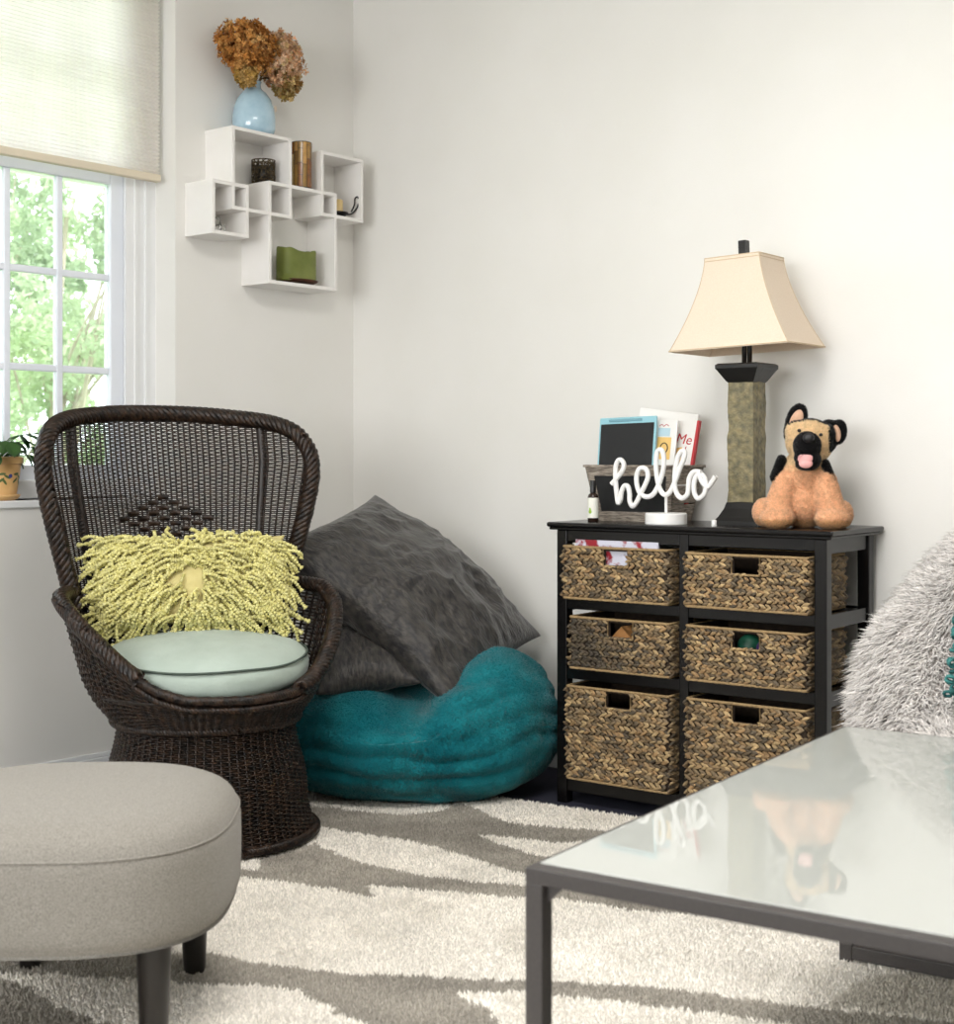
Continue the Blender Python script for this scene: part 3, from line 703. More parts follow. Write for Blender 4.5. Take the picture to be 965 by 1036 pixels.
def basket(sx, z0, w, h, y0, rows, label, dark=0, darkfn=None, tilt=0):
    dpt = .235
    t = thing('wicker_basket', label, 'basket', oncab(sx, y0, z0), AC+tilt, group='woven baskets in the black cabinet')
    hx0, hx1, hz = w*.40, w*.40+.075, h-.052
    mb = MB(); b = .010
    mb.box(0, hx0, .004, b, 0, h-.004); mb.box(hx1, w, .004, b, 0, h-.004); mb.box(hx0, hx1, .004, b, 0, hz); mb.box(hx0, hx1, .004, b, h-.012, h-.004)
    mb.box(0, b-.004, b, dpt, 0, h-.004); mb.box(w-b+.004, w, b, dpt, 0, h-.004); mb.box(b-.004, w-b+.004, dpt-.006, dpt, 0, h-.004); mb.box(b-.004, w-b+.004, b, dpt-.006, 0, .008)
    mb.build('lining', M['liner'], t, False)
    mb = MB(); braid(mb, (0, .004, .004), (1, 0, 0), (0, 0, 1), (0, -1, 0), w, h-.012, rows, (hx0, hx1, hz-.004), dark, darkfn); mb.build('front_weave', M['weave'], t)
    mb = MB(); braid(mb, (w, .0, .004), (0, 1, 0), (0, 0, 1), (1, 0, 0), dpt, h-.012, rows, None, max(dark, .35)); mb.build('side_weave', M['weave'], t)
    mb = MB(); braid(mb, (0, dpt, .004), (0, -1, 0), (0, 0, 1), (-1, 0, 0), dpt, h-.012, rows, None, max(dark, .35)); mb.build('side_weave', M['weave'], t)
    mb = MB(); loop = A3([(0, 0, h-.004), (w, 0, h-.004), (w, dpt, h-.004), (0, dpt, h-.004)])
    path = np.vstack([np.linspace(loop[i], loop[(i+1) % 4], 12, endpoint=False) for i in range(4)])
    def cordcol(mbx, path, zoff):
        before = mbx.n; rope(mbx, path+A3([0, 0, zoff]), .0048, 3, .016, .0026, True, 4, .004)
    cordcol(mb, path, 0); cordcol(mb, path, -(h-.006))
    hp = A3([(hx0-.003, -.001, h-.006), (hx0-.003, -.001, hz-.003), (hx1+.003, -.001, hz-.003), (hx1+.003, -.001, h-.006)])
    hpp = np.vstack([np.linspace(hp[i], hp[i+1], 8, endpoint=False) for i in range(3)]+[hp[3:]])
    rope(mb, hpp, .0036, 3, .014, .002, False, 4, .004)
    cst = A3(lin((176, 148, 106))[:3]); mb.C = [np.broadcast_to(cst, c.shape) for c in mb.C]; mb.hascol = True
    mb.build('rim_cord', M['weave'], t)
    return t
wL = .338
basket(X0+pw+.001, .590, wL, .152, .002, 8, 'shallow woven basket in top left compartment with a red and white paper in its handle')
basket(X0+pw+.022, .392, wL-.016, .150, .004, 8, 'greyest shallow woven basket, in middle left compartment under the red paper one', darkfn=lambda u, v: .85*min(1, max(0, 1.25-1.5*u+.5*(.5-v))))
basket(X0+pw+.010, .076, wL-.008, .268, .006, 14, 'deep woven basket at the bottom left of the black cabinet')
basket(xm+.017, .590, .350, .148, .002, 8, 'shallow woven basket in top right compartment of the cabinet below the lamp')
basket(xm+.017, .392, .346, .150, .006, 8, 'shallow woven basket in middle right compartment with dark green showing in its handle')
basket(xm+.019, .076, .342, .270, .006, 14, 'deep woven basket at the bottom right of the cabinet, partly behind the coffee table')
# what shows in the baskets
q = oncab(X0+pw+.001, .002, .590)
mbx = MB().box(.03, .30, .016, .022, .02, .168); o = mbx.build('magazine', M['mag'], None, False, q, (0, 0, AC)); tag(o, 'red and white glossy paper seen through the top left basket handle', 'magazine')
o = MB().box(.02, .27, .024, .19, .012, .156).build('paper_stack', M['paper'], None, False, q, (0, 0, AC)); tag(o, 'white papers sticking out above the top left basket', 'paper')
q = oncab(X0+pw+.022, .004, .392); bm = bmesh.new(); bmesh.ops.create_cube(bm, size=1)
o = MB().bm(bm, Matrix.Translation((.157, .06, .0745)) @ Matrix.Rotation(PI/4, 4, 'Y') @ Matrix.Diagonal((.074, .08, .074, 1))).build('cardboard_box', M['cardboard'], None, False, q, (0, 0, AC)); tag(o, 'brown cardboard corner seen through the middle left basket handle', 'box')
q = oncab(xm+.017, .006, .392)
o = ell(MB(), (.155, .065, .095), (.034, .034, .034)).build('toy_ball', M['toy_green'], None, True, q, (0, 0, AC)); tag(o, 'dark green toy seen through the left of the middle right basket handle', 'toy')
o = ell(MB(), (.205, .060, .085), (.028, .028, .036)).build('toy_ball', M['toy_purple'], None, True, q, (0, 0, AC)); tag(o, 'purple toy seen through the right of the middle right basket handle', 'toy')

# ------------------------------------------------------------------ table lamp
lamp = thing('table_lamp', 'tall table lamp with square slate column and flared linen shade on the black cabinet', 'lamp', oncab(.543, .185), AC)
def frust(mb, levels, n=4, closed_top=True, closed_bot=True, rad=0):
    """stack of rectangles: (half x, half y, z)"""
    V = []
    for a_, b_, z in levels: V += [(-a_, -b_, z), (a_, -b_, z), (a_, b_, z), (-a_, b_, z)]
    F = [grid_faces(len(levels), 4, False, True)]
    if closed_bot: F.append(A3([[3, 2, 1, 0]]))
    if closed_top: k = 4*(len(levels)-1); F.append(A3([[k, k+1, k+2, k+3]]))
    mb.add(V, F); return mb
frust(MB(), [(.066, .066, 0), (.066, .066, .012), (.058, .058, .022), (.046, .046, .045), (.041, .041, .062), (.036, .036, .065)]).build('lamp_base', M['black_metal'], lamp, False)
# rough slate column
m1, m2 = 40, 12; per = []
for i in range(4):
    c0 = [(-1, -1), (1, -1), (1, 1), (-1, 1)][i]; c1 = [(-1, -1), (1, -1), (1, 1), (-1, 1)][(i+1) % 4]
    for j in range(m2): per.append((c0[0]+(c1[0]-c0[0])*j/m2, c0[1]+(c1[1]-c0[1])*j/m2))
per = A3(per); zc = np.linspace(.062, .397, m1); V = np.zeros((m1, len(per), 3)); V[..., 0] = per[None, :, 0]*.0385; V[..., 1] = per[None, :, 1]*.0385; V[..., 2] = zc[:, None]
dd = V[..., :2]/np.linalg.norm(V[..., :2], axis=-1, keepdims=True); V[..., :2] += dd*(.0025*fbm(V, 30, 3, 3))[..., None]
MB().add(V, grid_faces(m1, len(per), False, True)).build('slate_column', M['slate'], lamp, True, sharp=50)
frust(MB(), [(.036, .036, .390), (.042, .042, .396), (.060, .060, .425), (.064, .064, .430), (.064, .064, .440), (.058, .058, .444)]).build('lamp_cap', M['black_metal'], lamp, False)
mb = MB(); tubes(mb, A3([[(-.007, 0, .44), (-.007, 0, .52)], [(.009, 0, .44), (.009, 0, .52)]]), .0068, 10, ref=(0, 1, 0)); tubes(mb, A3([[(0, 0, .5), (0, 0, .60)]]), .016, 12, ref=(0, 1, 0)); mb.build('lamp_neck', M['black_metal'], lamp)
hx = bpy.data.objects.new('lamp_shade', None)
def shade_levels(off, z0=.482, z1=.737):
    L = []
    for i in range(17):
        t = i/16; k = (1-t)**1.55; L.append((.0815+(.178-.0815)*k-off, .075+(.118-.075)*k-off, z0+(z1-z0)*t))
    return L
tilt = Matrix.Translation((0, 0, .5)) @ Matrix.Rotation(math.radians(-1.8), 4, 'Y') @ Matrix.Translation((0, 0, -.5))
mb = MB(); frust(mb, shade_levels(0), closed_top=False, closed_bot=False); k = mb.n
inn = MB(); frust(inn, shade_levels(.002)[::-1], closed_top=False, closed_bot=False); mb.add(inn.V[0], inn.F)
shd = mb.build('lamp_shade', M['shade_linen'], lamp, False); shd.matrix_local = tilt
mb = MB()
for (z, lv) in ((.485, 0), (.727, 16), (.736, 16)):
    L_ = shade_levels(-.0006); a_, b_, _ = L_[lv]; loop = A3([(-a_, -b_, z), (a_, -b_, z), (a_, b_, z), (-a_, b_, z)]); pp = np.vstack([np.linspace(loop[i], loop[(i+1) % 4], 6, endpoint=False) for i in range(4)])
    tubes(mb, pp[None], .0014, 5, closed=True)
for sx_, sy_ in ((1, 1), (1, -1), (-1, 1), (-1, -1)):
    tubes(mb, A3([[(a_*sx_, b_*sy_, z) for a_, b_, z in shade_levels(-.0004)]]), .0011, 5, ref=(0, 1, 0))
mb.build('shade_trim', mat('shade_binding', (214, 192, 160), rough=0.8), shd)
mb = MB(); mb.box(-.012, .012, -.012, .012, .745, .785, .002); mb.box(-.003, .003, -.003, .003, .60, .745); mb.box(-.078, .078, -.0015, .0015, .732, .735); mb.box(-.0015, .0015, -.07, .07, .732, .735)
fo = mb.build('finial', M['black_metal'], lamp, False); fo.matrix_local = tilt

# ------------------------------------------------------------------ plush dog
dog = thing('plush_dog', 'sitting plush shepherd puppy toy with open mouth beside the lamp on the cabinet', 'plush toy', oncab(.732, .135), 0, rot=(0, 0, math.radians(-16)))
s = .000375
def D(x, y, dy=0): return ((x-430)*s, dy, (975-y)*s)
mb = MB()
ell(mb, D(480, 365, -.012), (.061, .056, .058)); ell(mb, D(470, 440, -.045), (.036, .036, .040)); ell(mb, D(395, 300, -.01), (.03, .04, .03)); ell(mb, D(575, 320, -.01), (.03, .04, .03))
ell(mb, D(460, 520, .0), (.048, .045, .05)); ell(mb, D(440, 620, .010), (.066, .056, .070)); ell(mb, D(430, 800, .014), (.072, .066, .066))
for (sx, x0, x1, x2) in ((-1, 315, 262, 265), (1, 580, 632, 640)):
    for t in np.linspace(0, 1, 6): ell(mb, D(x0+(x1-x0)*t, 660+200*t, -.015-.03*t), (.031+.004*t, .034, .034))
    ell(mb, D(x2, 905, -.062), (.043, .048, .026)); ell(mb, D(x2, 880, -.05), (.038, .036, .03))
ell(mb, D(165, 870, .0), (.030, .050, .036)); ell(mb, D(695, 878, .0), (.028, .050, .034))
V, F = remeshed(mb, .0045, 4)
V[:, 2] = np.maximum(V[:, 2], .002)
ORG = A3(lin((244, 190, 148))[:3]); TAN = A3(lin((240, 208, 162))[:3]); BLK = A3(lin((20, 18, 19))[:3]); DKO = A3(lin((226, 174, 124))[:3])
def dogcol(P):
    c = np.broadcast_to(ORG, P.shape).copy(); X_, Y_, Z_ = P[:, 0]+.0012*RS.randn(len(P)), P[:, 1], P[:, 2]+.0012*RS.randn(len(P))
    c[Z_ > .165] = TAN; c[(Z_ < .165) & (Z_ > .15)] = (ORG+TAN)/2
    c[Z_ < .024] = DKO
    cap = (Z_ > .255+.5*np.abs(X_-.03)*.5) & (Y_ > -.03); c[cap] = BLK
    c[(Y_ > .032)] = BLK
    c[(X_ > .068) & (Z_ > .20)] = BLK
    return c
mb = MB(); mb.add(V, F, dogcol(V)); P, Nn = sample(V, F, 42000); cc = dogcol(P)*(.8+.4*RS.rand(len(P), 1))
strands(mb, P, Nn+RS.randn(len(P), 3)*.6, .0062, .0011, cc, segs=1); mb.build('body', M['plush'], dog)
def furblob(name, parts, col, length=.005, n=6000, vox=.003, vf=None):
    mb = MB()
    for p_ in parts: ell(mb, *p_)
    V, F = remeshed(mb, vox, 3)
    if vf is not None: V = vf(V)
    mb = MB(); mb.add(V, F, col); P, Nn = sample(V, F, n); strands(mb, P, Nn+RS.randn(n, 3)*.5, length, .0008, np.broadcast_to(col, (n, 3))*(.7+.6*RS.rand(n, 1)), segs=1)
    return mb.build(name, M['plush'], dog)
furblob('muzzle', [(D(470, 400, -.066), (.035, .034, .037)), (D(440, 480, -.066), (.021, .028, .018)), (D(510, 490, -.064), (.019, .028, .02)), (D(470, 530, -.058), (.030, .030, .013))], BLK, .004, 7000)
ell(MB(), D(485, 345, -.100), (.0155, .009, .013)).build('nose', M['nose'], dog)
mb = MB(); ell(mb, D(462, 487, -.088), (.0205, .008, .015)); ell(mb, D(464, 520, -.087), (.018, .009, .013)); mb.build('mouth', M['tongue'], dog)
for q in ((415, 292, -.062), (562, 322, -.060)): ell(MB(), D(*q), (.005, .004, .0045)).build('eye', M['nose'], dog)
furblob('shoulder_fur', [(D(285+(-45)*t, 500+120*t, -.018), (.010, .016, .012)) for t in np.linspace(0, 1, 6)], BLK, .006, 3000)
furblob('shoulder_fur', [(D(585+45*t, 530+120*t, -.018), (.010, .016, .012)) for t in np.linspace(0, 1, 6)], BLK, .006, 3000)
def ear(pts, rotz):
    return furblob('ear', [(D(*p[:2], p[2]), p[3], p[4]) for p in pts], BLK, .005, 5000)
ear_a = ear([(385, 215, .0, (.026, .012, .045), (0, .32, 0)), (345, 290, -.0, (.016, .014, .032), (0, .1, 0))], 0)
ear_b = ear([(675, 300, .0, (.020, .012, .032), (0, .1, 0)), (635, 255, .0, (.026, .013, .012), (0, .3, 0)), (630, 370, -.005, (.012, .014, .026), (0, .3, 0))], 0)
ell(MB(), D(385, 225, -.011), (.0165, .006, .033), (0, .36, 0)).build('inner_ear', M['ear_in'], ear_a)
ell(MB(), D(660, 310, -.011), (.0125, .006, .023), (0, -.15, 0)).build('inner_ear', M['ear_in'], ear_b)

# ------------------------------------------------------------------ hello sign
hs = thing('hello_sign', 'white cursive hello sign on a round base standing on the cabinet', 'sign', oncab(.352, .075), AC)
hp = [(228, 545), (244, 528), (268, 500), (296, 462), (306, 425), (292, 398), (272, 398), (256, 430), (252, 490), (256, 560), (262, 620), (270, 662), (284, 640), (292, 590), (310, 556), (332, 560), (342, 600), (344, 650), (362, 680), (386, 656), (410, 606),
      (440, 548), (458, 500), (452, 460), (430, 444), (404, 452), (388, 490), (388, 540), (402, 588), (432, 616), (468, 618), (500, 592), (530, 530), (552, 455), (556, 385), (546, 340), (526, 334), (512, 360), (508, 430), (516, 510), (534, 575), (562, 606), (592, 590),
      (622, 530), (652, 450), (678, 385), (684, 350), (666, 342), (644, 372), (628, 440), (622, 510), (626, 570), (644, 610), (672, 624), (700, 600), (706, 545), (712, 500), (738, 466), (782, 466)]
ho = [(782, 466), (748, 500), (738, 550), (744, 600), (766, 624), (798, 600), (810, 552), (800, 500), (776, 480), (784, 520), (818, 556), (842, 530), (868, 490)]
k = .000458
def hpt(p, y=0): return ((p[0]-570)*k*1.13, y, (785-p[1])*k)
mb = MB()
for L_ in (hp, ho):
    q = spline([hpt(p) for p in L_], 12*len(L_)); tubes(mb, q[None], .0072, 10, ref=(0, 1, 0), flat=1.0)
mb.build('lettering', M['white'], hs)
tubes(MB(), A3([[(0, .0, .02), (0, .0, .083)]]), .0042, 10, ref=(1, 0, 0)).build('post', M['white'], hs)
MB().lathe([(0, 0), (.056, 0), (.058, .002), (.058, .029), (.055, .032), (0, .032)], 48).build('base', M['white'], hs, sharp=40)

# ------------------------------------------------------------------ crate and its contents
cr = thing('wooden_crate', 'weathered tapered wooden crate with chalkboard front on the left of the cabinet', 'crate', oncab(.187, .235), AC)
CHh = .163; w0, w1, d0, d1 = .122, .150, .062, .088
def taper(z): t = z/CHh; return w0+(w1-w0)*t, d0+(d1-d0)*t
def panel(mb, pts, th_=.008, inward=(0, 1, 0)):
    p = A3(pts, float); n_ = A3(inward)*th_; V = np.vstack([p, p+n_]); F = [A3([[0, 1, 2, 3], [7, 6, 5, 4], [0, 4, 5, 1], [1, 5, 6, 2], [2, 6, 7, 3], [3, 7, 4, 0]])]; mb.add(V, F)
def frontq(x0, x1, z0, z1, y=-1, off=0):
    wa, da = taper(z0); wb, db = taper(z1); return [(x0*wa, y*da-off, z0), (x1*wa, y*da-off, z0), (x1*wb, y*db-off, z1), (x0*wb, y*db-off, z1)]
mb = MB(); panel(mb, frontq(-1, 1, 0, .028)); panel(mb, frontq(-1, 1, .132, CHh)); panel(mb, frontq(-1, -.84, .028, .132)); panel(mb, frontq(.84, 1, .028, .132)); mb.build('front_frame', M['crate_wood'], cr, False)
mb = MB(); panel(mb, frontq(-.84, .84, .028, .132, -1, -.003), .004); mb.build('chalkboard_panel', M['board'], cr, False)
mb = MB(); panel(mb, frontq(-1, 1, 0, CHh, 1, .008)); mb.build('back_panel', M['crate_wood'], cr, False)
for sg in (-1, 1):
    mb = MB()
    for (z0, z1) in ((0, .05), (.054, .104), (.108, CHh)):
        wa, da = taper(z0); wb, db = taper(z1); panel(mb, [(sg*wa, -da, z0), (sg*wa, da, z0), (sg*wb, db, z1), (sg*wb, -db, z1)], .008, (-sg, 0, 0))
    mb.build('side_panel', M['crate_wood'], cr, False)
MB().box(-.118, .118, -.056, .056, .002, .010).build('bottom_panel', M['crate_wood'], cr, False)
mb = MB(); mb.box(-w1-.004, w1+.004, -d1-.004, -d1+.010, CHh-.006, CHh+.001, .001); mb.box(w1-.010, w1+.004, -d1+.01, d1-.010, CHh-.006, CHh+.001, .001); mb.box(-w1-.004, -w1+.010, -d1+.01, d1-.010, CHh-.006, CHh+.001, .001); mb.box(-w1-.004, w1+.004, d1-.010, d1+.004, CHh-.006, CHh+.001, .001); mb.build('rim', M['crate_wood'], cr, False)
def incrate(name, label, cat, x, y, rx, ry):
    p = oncab(.187+x, .235+y, HT+.012); return thing(name, label, cat, p, 0, rot=(rx, ry, AC))
def txt(body, size, loc, m, parent, name='printed_text', shear=0, rz=0):
    cu_ = bpy.data.curves.new(name, 'FONT'); cu_.body = body; cu_.size = size; cu_.extrude = .0002; cu_.shear = shear; cu_.offset = 0
    o = bpy.data.objects.new(name, cu_); COL.objects.link(o); dg = bpy.context.evaluated_depsgraph_get(); me = bpy.data.meshes.new_from_object(o.evaluated_get(dg)); bpy.data.objects.remove(o)
    o = bpy.data.objects.new(name, me); COL.objects.link(o); me.materials.clear(); me.materials.append(m); o.parent = parent; o.location = loc; o.rotation_euler = (PI/2, rz, 0); return o
tb = incrate('writing_tablet', 'black screen writing tablet with a light blue frame standing in the crate', 'tablet', -.046, -.045, math.radians(-9), math.radians(-1.5))
MB().box(-.098, .098, -.004, .004, 0, .297, .004).build('tablet_frame', M['tablet_frame'], tb, False, sharp=30)
MB().box(-.091, .091, -.0052, -.0035, .02, .277, .001).build('screen', M['screen'], tb, False)
MB().box(-.064, .050, -.0054, -.0035, .283, .2905, .002).build('stylus', mat('stylus', (118, 164, 178), rough=.4), tb, False)
bk = incrate('picture_book', 'white picture book with red writing and red spine leaning in the back of the crate', 'book', .026, .030, math.radians(-6), math.radians(7))
MB().box(-.112, .086, -.006, .006, 0, .312, .002).build('cover', M['paper'], bk, False)
MB().box(.0845, .093, -.0075, .0075, -.001, .295, .002).build('spine', M['red'], bk, False)
txt('Me', .042, (.024, -.0065, .222), M['red'], bk, shear=.2)
MB().box(.012, .016, -.0072, -.006, .218, .272).build('printed_bar', M['ink'], bk, False); MB().box(.018, .021, -.0072, -.006, .218, .268).build('printed_bar', M['ink'], bk, False)
mb = MB(); mb.add([(.022, -.0068, .15), (.052, -.0068, .15), (.050, -.0068, .212), (.022, -.0068, .205)], A3([[0, 1, 2, 3]])); mb.build('printed_figure', M['orange'], bk, False)
q = spline([(.060, -.0072, .15), (.057, -.0072, .175), (.060, -.0072, .20), (.063, -.0072, .215)], 20); tubes(MB(), q[None], .0013, 5, ref=(0, 1, 0)).build('printed_line', M['red'], bk)
b2 = incrate('activity_book', 'thin white activity book with a yellow drawing just right of the tablet', 'book', .030, -.012, math.radians(-7), math.radians(2))
MB().box(-.07, .062, -.003, .003, 0, .285, .001).build('cover', M['paper'], b2, False)
mb = MB(); mb.add([(.0, -.0036, .17), (.046, -.0036, .17), (.046, -.0036, .235), (.0, -.0036, .235)], A3([[0, 1, 2, 3]])); mb.build('printed_block', M['orange'], b2, False)
mb = MB(); mb.add([(.0, -.0036, .238), (.040, -.0036, .238), (.040, -.0036, .262), (.0, -.0036, .262)], A3([[0, 1, 2, 3]])); mb.build('printed_block', M['ltblue'], b2, False)
aa = np.arange(24)/24*2*PI; tubes(MB(), np.stack([.024+.012*np.cos(aa), 0*aa-.004, .203+.015*np.sin(aa)], 1)[None], .0016, 5, ref=(0, 1, 0), closed=True).build('printed_ring', M['ink'], b2)
q = spline([(.004, -.004, .268), (.012, -.004, .272), (.018, -.004, .267), (.026, -.004, .273), (.034, -.004, .268)], 30); tubes(MB(), q[None], .001, 5, ref=(0, 1, 0)).build('printed_scribble', M['red'], b2)
yb_ = incrate('notebook', 'pale yellow notebook sticking up behind the left edge of the tablet', 'notebook', -.088, -.022, math.radians(-7), math.radians(-5))
MB().box(-.030, .045, -.004, .004, 0, .225, .001).build('cover', M['yellow'], yb_, False); MB().box(-.028, .043, -.0025, .0025, .001, .2255).build('pages', M['page_edge'], yb_, False)

# small bottle, cap
bo = thing('dropper_bottle', 'small amber glass bottle with black cap and white pear label at the cabinet edge', 'bottle', oncab(.112, .075), AC)
MB().lathe([(0, 0), (.0145, 0), (.0155, .002), (.0155, .072), (.013, .079), (.0075, .083), (.0075, .088), (0, .088)], 28).build('glass_body', M['amber_glass'], bo)
MB().lathe([(0, .084), (.0088, .084), (.0088, .118), (.0078, .120), (0, .120)], 24).build('cap', M['knob_black'], bo, sharp=40)
MB().lathe([(.0158, .012), (.0158, .070)], 28).build('label', M['label'], bo)
ell(MB(), (0, -.0152, .030), (.005, .0015, .006)).build('pear_print', M['pear'], bo); ell(MB(), (0, -.0152, .037), (.003, .0015, .005)).build('pear_print', M['pear'], bo)
o = MB().lathe([(0, 0), (.006, 0), (.0075, .002), (.0065, .009), (.0070, .016), (.0055, .018), (0, .018)], 20).build('bottle_cap', M['white'], None, True, oncab(.522, .035)); tag(o, 'tiny white cap standing on the cabinet between sign and lamp', 'cap')

# ------------------------------------------------------------------ wall shelf
ws = thing('cube_shelf', 'white shelf of four interlocking cubes mounted high on the left wall', 'shelf', (CORN[0], CORN[1], 0), AL)
DP = .133; t = .0115
def cube(name, s0, s1, z0, z1, dp):      # s0>s1
    mb = MB(); a_, b_ = -s0, -s1
    mb.box(a_, b_, -dp, 0, z1-t, z1, .0008); mb.box(a_, b_, -dp, 0, z0, z0+t, .0008); mb.box(a_, a_+t, -dp, 0, z0+t, z1-t, .0008); mb.box(b_-t, b_, -dp, 0, z0+t, z1-t, .0008)
    mb.build(name, M['shelf_white'], ws, False)
cube('upper_cube', .682, .424, 1.783, 2.050, DP); cube('lower_cube', .527, .216, 1.561, 1.896, DP+.0006); cube('small_cube', .764, .613, 1.697, 1.868, DP+.001); cube('side_cube', .290, .087, 1.811, 2.032, DP+.0012)

va = thing('vase', 'pale blue ceramic bottle vase on top of the cube shelf', 'vase', onleft(.535, .070, 2.0505), AL)
MB().lathe([(0, 0), (.056, 0), (.066, .005), (.071, .02), (.0715, .05), (.068, .085), (.058, .115), (.042, .138), (.028, .150), (.0235, .156), (.0225, .170), (.0255, .174), (.0235, .177), (.019, .174), (.018, .156), (.02, .14)], 48, sx=1, sy=.97).build('vase_body', M['vase'], va)
mb = MB(); ell(mb, (.060, -.038, .092), (.006, .003, .011)); mb.build('medallion', M['shade_linen'], va)
def hydrangea(label, off, R, n, cols, seed, sq=(1, 1, 1)):
    t_ = thing('dried_hydrangea', label, 'flower', onleft(.535, .086, 2.05+.182), AL, group='dried hydrangeas in the blue vase')
    off = A3(off); q = spline([(0, 0, -.10), (off[0]*.1, off[1]*.1, .0), tuple(off*.75)], 12); tubes(MB(), q[None], .0028, 6, ref=(.2, 1, 0)).build('stem', M['stem'], t_)
    rr = np.random.RandomState(seed); d = rr.randn(n, 3); d /= np.linalg.norm(d, axis=1, keepdims=True)
    lump = 1+.22*noise(d, 2.5, seed); c = off+d*R*A3(sq)*(lump*(.72+.33*rr.rand(n)))[:, None]
    mb = MB(); cols = A3([lin(x)[:3] for x in cols]); ci = cols[np.clip(((noise(c, 18, seed)*.5+.5)*len(cols)).astype(int)+rr.randint(-1, 2, n), 0, len(cols)-1)]*(.7+.6*rr.rand(n, 1))
    nn_ = d+rr.randn(n, 3)*.45; nn_ /= np.linalg.norm(nn_, axis=1, keepdims=True); a = np.cross(nn_, rr.randn(n, 3)); a /= np.linalg.norm(a, axis=1, keepdims=True); b = np.cross(nn_, a)
    sz = (.0075+.004*rr.rand(n))[:, None]
    for k_ in range(4):
        th_ = k_*PI/2; u_ = a*math.cos(th_)+b*math.sin(th_); w_ = -a*math.sin(th_)+b*math.cos(th_); up = rr.rand(n, 1)*.9
        V = np.stack([c, c+sz*(.6*u_+.45*w_)+nn_*sz*.25, c+sz*(1.05*u_)+nn_*sz*up, c+sz*(.6*u_-.45*w_)+nn_*sz*.25*up], 1)
        mb.add(V.reshape(-1, 3), np.arange(n*4).reshape(-1, 4), np.repeat(ci*(.85+.3*rr.rand(n, 1)), 4, 0))
    mb.build('flower_head', M['petal'], t_, False)
hydrangea('large golden brown dried hydrangea head on the left of the blue vase', (-.066, -.022, .088), .088, 1500, [(172, 116, 60), (204, 142, 74), (226, 170, 100), (184, 130, 76), (238, 194, 128)], 1, (1.15, .9, .95))
hydrangea('pinkish tan dried hydrangea head on the right of the blue vase', (.075, -.035, .072), .074, 950, [(238, 196, 156), (226, 176, 134), (246, 214, 180), (228, 200, 148), (236, 180, 138)], 2, (1, .85, 1.25))
hydrangea('small ochre dried hydrangea head drooping at the left of the vase neck', (-.074, -.03, -.006), .034, 300, [(176, 140, 72), (200, 162, 90), (212, 176, 112)], 3)
hydrangea('olive tan dried hydrangea head drooping at the right of the vase', (.095, -.04, .005), .048, 460, [(192, 164, 100), (170, 146, 84), (216, 188, 130), (172, 130, 78)], 4, (.9, .9, 1.2))

# lace candle holder, on the lower cube's top board
lh = thing('candle_holder', 'dark filigree metal candle cup inside the upper cube of the shelf', 'candle holder', onleft(.486, .062, 1.8975), AL)
aa = np.arange(28)/28*2*PI; mb = MB()
for sgn in (1, -1):
    for k_ in range(14):
        t_ = np.linspace(0, 1, 14); an = k_*2*PI/14+sgn*t_*1.5+.12*np.sin(t_*20+k_); tubes(mb, np.stack([.038*np.cos(an), .038*np.sin(an), .003+.076*t_], 1)[None], .0016, 4, ref=(.1, .2, 1))
for z in (.002, .012, .068, .078): tubes(mb, np.stack([.0385*np.cos(aa), .0385*np.sin(aa), 0*aa+z], 1)[None], .0019, 5, closed=True)
for _ in range(40):
    an = RS.rand()*2*PI; z = RS.uniform(.012, .068); c0 = A3([.0385*math.cos(an), .0385*math.sin(an), z]); tg = A3([-math.sin(an), math.cos(an), 0]); rr_ = RS.uniform(.004, .008)
    tubes(mb, (c0+rr_*np.cos(aa[::2])[:, None]*tg+rr_*np.sin(aa[::2])[:, None]*A3([0, 0, 1]))[None], .0011, 4, ref=(math.cos(an), math.sin(an), 0), closed=True)
mb.build('filigree', M['lace_metal'], lh)
MB().lathe([(0, .001), (.030, .001), (.030, .06), (.027, .06), (.027, .004), (0, .004)], 24).build('cup', M['knob_black'], lh)
# amber mosaic cylinder
am = thing('mosaic_candle_holder', 'tall amber mosaic glass cylinder standing between two cubes of the shelf', 'candle holder', onleft(.346, .097, 1.8975), AL)
n = 28; aa = np.arange(n)/n*2*PI
MB().lathe([(0, 0), (.034, 0), (.034, .156), (.031, .156), (.031, .004), (0, .004)], n).build('cylinder', M['dark_trim'], am, sharp=40)
tcols = [(170, 128, 62), (140, 86, 30), (206, 176, 118), (196, 150, 84), (156, 120, 60), (128, 96, 50)]
mb = MB(); nt_ = 14
for i in range(nt_):
    a0, a1 = i*2*PI/nt_+.03, (i+1)*2*PI/nt_-.03; z = .002
    while z < .150:
        h_ = min(RS.uniform(.04, .12), .154-z); r0 = .0352
        P = [(r0*math.cos(x), r0*math.sin(x), zz2) for zz2 in (z+.0008, z+h_-.0008) for x in np.linspace(a0, a1, 4)]
        mb.add(P, grid_faces(2, 4)[:, ::-1], lin(tcols[RS.randint(6)])[:3]); z += h_
mb.build('mosaic_tile', mat('mosaic_tiles', (225, 225, 225), (255, 255, 255), 60, .2, attr=True, coat=.4), am, False)
